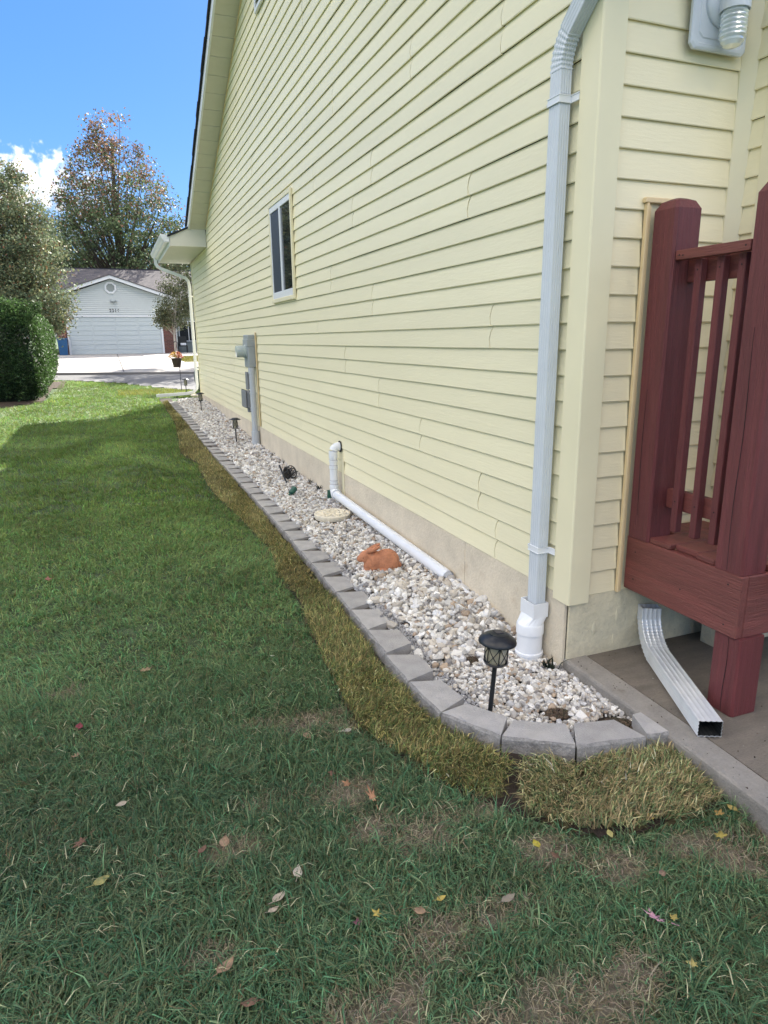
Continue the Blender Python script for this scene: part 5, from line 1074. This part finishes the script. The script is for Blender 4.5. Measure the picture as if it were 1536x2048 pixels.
mb = MB(); mb.box((-.28, -.26, .36), (.28, .26, .42)); mb.build('seat', M_BLACK, pc); mb = MB(); mb.box((-.28, .24, .42), (.28, .29, .95)); mb.build('backrest', M_BLACK, pc); mb = MB(); mb.cbox((-.12, -.22, .421), (.20, .12, .56), .03); mb.build('cushion', M_GTRIM, pc)
for sx in (-1, 1):
    for sy in (-1, 1): boxp('leg', (sx * .25 - .02, sy * .22 - .02, 0), (sx * .25 + .02, sy * .22 + .02, .36), M_BLACK, pc)
# sunlit lawn corner by the driveway
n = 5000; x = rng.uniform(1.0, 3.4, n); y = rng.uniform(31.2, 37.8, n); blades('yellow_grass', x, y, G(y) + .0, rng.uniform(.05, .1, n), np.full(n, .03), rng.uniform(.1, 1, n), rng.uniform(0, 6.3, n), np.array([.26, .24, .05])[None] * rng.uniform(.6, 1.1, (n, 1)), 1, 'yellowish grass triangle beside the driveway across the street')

n = 260; x = rng.uniform(0, .9, n) ** 1.6 + .0; y = rng.uniform(.9, 2.55, n); k = x > EDX(y) + .01; k &= (rng.random(n) < .35) | (np.abs(x - EDX(y) - .08) < .08) | (y > 2.45); x, y = x[k], y[k]
tag(stones(np.stack([x, y, np.full(len(x), .001)], 1), rng.uniform(.0015, .0045, len(x)), [(.05, .035, .025), (.12, .09, .06), (.3, .28, .25)], [.5, .3, .2], 'debris', tilt=1.2), 'crumbs of soil and grit scattered on the patio', 'debris')
# ------------------------------------------------------------------ trees
def leaves(name, P, size, col, parent, mat_=None, asp=.55):
    n = len(P); a = rng.normal(size=(n, 3)); a /= np.linalg.norm(a, axis=1)[:, None]; b = np.cross(a, rng.normal(size=(n, 3))); b /= np.linalg.norm(b, axis=1)[:, None]; s = size * rng.uniform(.6, 1.35, n)
    A = a * s[:, None] * .5; Bv = b * (s * asp)[:, None] * .5; V = np.stack([P - A, P + Bv - A * .1, P + A, P - Bv - A * .1], 1).reshape(-1, 3); F = (np.array([[0, 1, 2, 3]])[None] + 4 * np.arange(n)[:, None, None]).reshape(-1, 4)
    return npmesh(name, V, F, mat_ or M_FOL, np.repeat(np.clip(col, .003, .9), 4, 0), parent=parent)
def tree(name, label, base, env, trunk_r, nclump, nleaf, lsize, colf, clump_r, bark=None, first=.2, nlimb=14, lean=0.0, seed=1, core=False):
    """env(h) -> crown radius at relative height 0..1 between z0 and z1"""
    global rng
    t = thing(name, label, 'tree', base); z0, z1, rad = env['z0'], env['z1'], env['r']; cxx = env.get('cx', 0)
    r2 = np.random.default_rng(seed)
    h = r2.random(nclump * 3); ang = r2.uniform(0, 2 * np.pi, nclump * 3); rr = rad(h) * np.sqrt(r2.uniform(.04 if not core else .0, 1, nclump * 3)); w = rad(h) / max(rad(np.linspace(0, 1, 30))); k = r2.random(nclump * 3) < w ** 1.2; h, ang, rr = h[k][:nclump], ang[k][:nclump], rr[k][:nclump]
    C = np.stack([cxx * h + rr * np.cos(ang), rr * np.sin(ang), z0 + h * (z1 - z0)], 1)
    mb = MB(); top = z0 + (z1 - z0) * .9; N_ = 8
    mb.tube([(cxx * max(0, (i / N_ * top - z0) / (z1 - z0)) + .12 * trunk_r * math.sin(i * 1.7), .1 * trunk_r * math.cos(i * 2.1), i / N_ * top - .15) for i in range(N_ + 1)], [trunk_r * (1 - .88 * i / N_) for i in range(N_ + 1)], 10)
    for i in r2.choice(len(C), min(nlimb, len(C)), replace=False):
        c = C[i]; zs = max(z0 * first + (c[2] - z0) * .55, z0 * .75); rr0 = trunk_r * max(.07, .30 * (1 - zs / z1)); s = np.array([cxx * max(0, (zs - z0) / (z1 - z0)), 0, zs]); m1 = s + (c - s) * .45 + np.array([0, 0, -.05 * (z1 - z0)]) * 0 + r2.normal(0, .03 * (z1 - z0) * .3, 3)
        mb.tube([tuple(s), tuple(m1), tuple(c)], [rr0, rr0 * .6, rr0 * .15], 6)
    mb.build('trunk', bark or M_BARK, t)
    i = r2.integers(0, len(C), nleaf); P = C[i] + r2.normal(0, 1, (nleaf, 3)) * clump_r * np.array([1, 1, .75])
    tw = r2.random(nleaf); col = colf(P, r2) * (.65 + .7 * r2.random(len(C)))[i][:, None] * r2.lognormal(0, .25, nleaf)[:, None]
    leaves('crown', P, lsize, col, t); return t
# bushy pear tree behind the hedge (round crown, shiny leaves)
def c_pear(P, r): c = np.array([.15, .19, .11])[None] * np.ones((len(P), 1)); k = r.random(len(P)) < .30; c[k] = (.24, .24, .12); k = r.random(len(P)) < .05; c[k] = (.24, .12, .07); return c
tree('pear_tree', 'dense round pear tree with shiny olive leaves behind the hedge', (-4.75, 25.5, .55), dict(z0=1.25, z1=6.25, r=lambda h: 2.05 * np.sqrt(np.clip(np.sin(np.pi * np.clip(.10 + .84 * h, 0, 1)), 0, 1)) * (1.04 - .42 * h)), .12, 420, 60000, .085, c_pear, .19, nlimb=60, seed=3, core=True)
# tall thin-crowned oak behind the garage house
def c_oak(P, r):
    t = np.clip((P[:, 2] - 7.5) / 6.5, 0, 1); g = np.array([.115, .155, .075]); o = np.array([.24, .145, .10]); m = (r.random(len(P)) < t * .75 + .05)[:, None]; return np.where(m, o, g) * np.ones((len(P), 3))
tree('oak_tree', 'tall tree with sparse russet and green foliage behind the garage house', (-.6, 54, 1.0), dict(z0=3.2, z1=15.3, r=lambda h: 5.1 * np.clip(np.sin(np.pi * np.clip(.16 + .80 * h, 0, 1)), 0, 1) ** .75 * (1.12 - .55 * h), cx=0.2),   .42, 420, 34000, .19, c_oak, .36, nlimb=130, seed=5)
def c_low(P, r): return np.array([.10, .135, .065])[None] * np.ones((len(P), 1))
tree('green_tree', 'dark green tree filling the gap left of the tall russet tree', (-4.9, 60, 1.0), dict(z0=1.5, z1=9.2, r=lambda h: 3.9 * np.clip(np.sin(np.pi * np.clip(.15 + .8 * h, 0, 1)), 0, 1) ** .6), .3, 260, 26000, .20, c_low, .5, nlimb=70, seed=8, core=True)
tree('green_tree', 'low green tree showing over the ridge right of the tall trunk', (4.4, 60, 1.0), dict(z0=1.5, z1=8.6, r=lambda h: 3.7 * np.clip(np.sin(np.pi * np.clip(.15 + .8 * h, 0, 1)), 0, 1) ** .6), .3, 260, 24000, .20, c_low, .5, nlimb=70, seed=9, core=True)
# slender pear at the right of the garage
def c_sm(P, r): c = np.array([.12, .14, .08])[None] * np.ones((len(P), 1)); k = r.random(len(P)) < .2; c[k] = (.12, .11, .05); return c
tree('small_tree', 'slender tree with a pale trunk right of the garage house', (.40, 28, .62), dict(z0=1.55, z1=4.2, r=lambda h: .62 * np.clip(np.sin(np.pi * np.clip(.25 + .68 * h, 0, 1)), 0, 1) ** .6, cx=.5), .05, 70, 9000, .075, c_sm, .15, bark=M_BARKL, nlimb=22, seed=11)
tree('street_tree', 'green street tree standing behind the yellow house and shading the street', (4.6, 29.5, .65), dict(z0=2.2, z1=7.0, r=lambda h: 2.3 * np.clip(np.sin(np.pi * np.clip(.2 + .75 * h, 0, 1)), 0, 1) ** .6), .14, 120, 9000, .16, c_low, .3, nlimb=30, seed=14, core=True)
# clipped yew hedge
hd = thing('yew_hedge', 'large clipped dark green hedge at the left edge of the lawn', 'hedge', (0, 0, 0))
def hedge_pts(n):
    x = rng.uniform(-9, -3.3, n); y = rng.uniform(17.3, 22.2, n); u = rng.random(n); f = rng.integers(0, 4, n)
    top = lambda x_, y_: 2.42 + .12 * (y_ - 17.3) / 5 + .10 * np.clip(-x_ - 3.4, 0, 1.2) + .16 * (fnoise(x_, y_, .9) - .5)
    zt = top(x, y); zb = G(y) + .06; P = np.zeros((n, 3)); dep = np.abs(rng.normal(0, .07, n)); bul = .10 * (fnoise(x * 1.3 + u * 3, y + u * 2, 1.4) - .5) * 2
    P[:] = np.stack([x, y, zt - dep + bul * .6], 1)
    k1 = (f == 1) | (f == 3); k = k1; hh = zb + u * (zt - zb); batter = .10 * np.clip((u - .75) * 4, 0, 1) ** 2 + .12 * np.clip((.22 - u) * 4, 0, 1)
    P[k] = np.stack([x, 17.3 + dep + bul + batter * 1.6, hh], 1)[k]
    k = f == 2; P[k] = np.stack([-3.42 - dep + bul - batter * 1.8, y, hh], 1)[k]
    # round the upright corner
    hr = np.clip((P[:, 2] - 1.75) / .85, 0, 1); P[:, 0] -= np.where(f == 2, .55 * hr ** 2.2, 0); P[:, 1] += np.where(k1, .45 * hr ** 2.2, 0)
    tf = f == 0; P[:, 2] -= np.where(tf, .55 * np.clip((P[:, 0] + 4.35) / .9, 0, 1) ** 2 + .35 * np.clip((18.1 - P[:, 1]) / .8, 0, 1) ** 2, 0)
    cr = (P[:, 0] > -3.85) & (P[:, 1] < 17.75) & ~tf; P[cr, 0] -= .35 * np.clip((17.75 - P[cr, 1]) / .45, 0, 1) ** 2; P[cr, 1] += .0
    keep = ~tf | (P[:, 0] < -3.5); return P[keep]
P = hedge_pts(150000); c = np.array([.026, .052, .024])[None] * rng.lognormal(0, .5, len(P))[:, None] * (.6 + .8 * fnoise(P[:, 0] * 2, P[:, 2] * 2 + P[:, 1], 1.5))[:, None]; k = (P[:, 2] > 1.9 + .3 * rng.random(len(P))) | (rng.random(len(P)) < .15) | (P[:, 0] > -3.6); c[k] *= np.array([2.3, 2.1, 1.4])  # leaves on the top and right side lightened, sunlight put into their colour
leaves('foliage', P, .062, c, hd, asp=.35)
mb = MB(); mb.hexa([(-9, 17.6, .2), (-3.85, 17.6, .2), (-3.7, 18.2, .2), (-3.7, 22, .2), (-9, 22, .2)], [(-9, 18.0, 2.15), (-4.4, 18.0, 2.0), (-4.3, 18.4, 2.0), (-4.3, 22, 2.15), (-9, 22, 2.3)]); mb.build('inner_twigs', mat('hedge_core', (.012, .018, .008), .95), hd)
# trees across the lawn behind the camera's left, seen mirrored in the window
for i, (x, y, hgt, lb) in enumerate(((-11, 30, 8, 'broad green tree far left of the hedge'), (-16, 36, 9, 'tall green tree beyond the far left lawn'))):
    tree('green_tree', lb, (x, y, .7), dict(z0=1.6, z1=hgt, r=lambda h: 3.4 * np.clip(np.sin(np.pi * np.clip(.15 + .8 * h, 0, 1)), 0, 1) ** .6), .25, 160, 14000, .18, c_low, .45, nlimb=40, seed=20 + i, core=True)
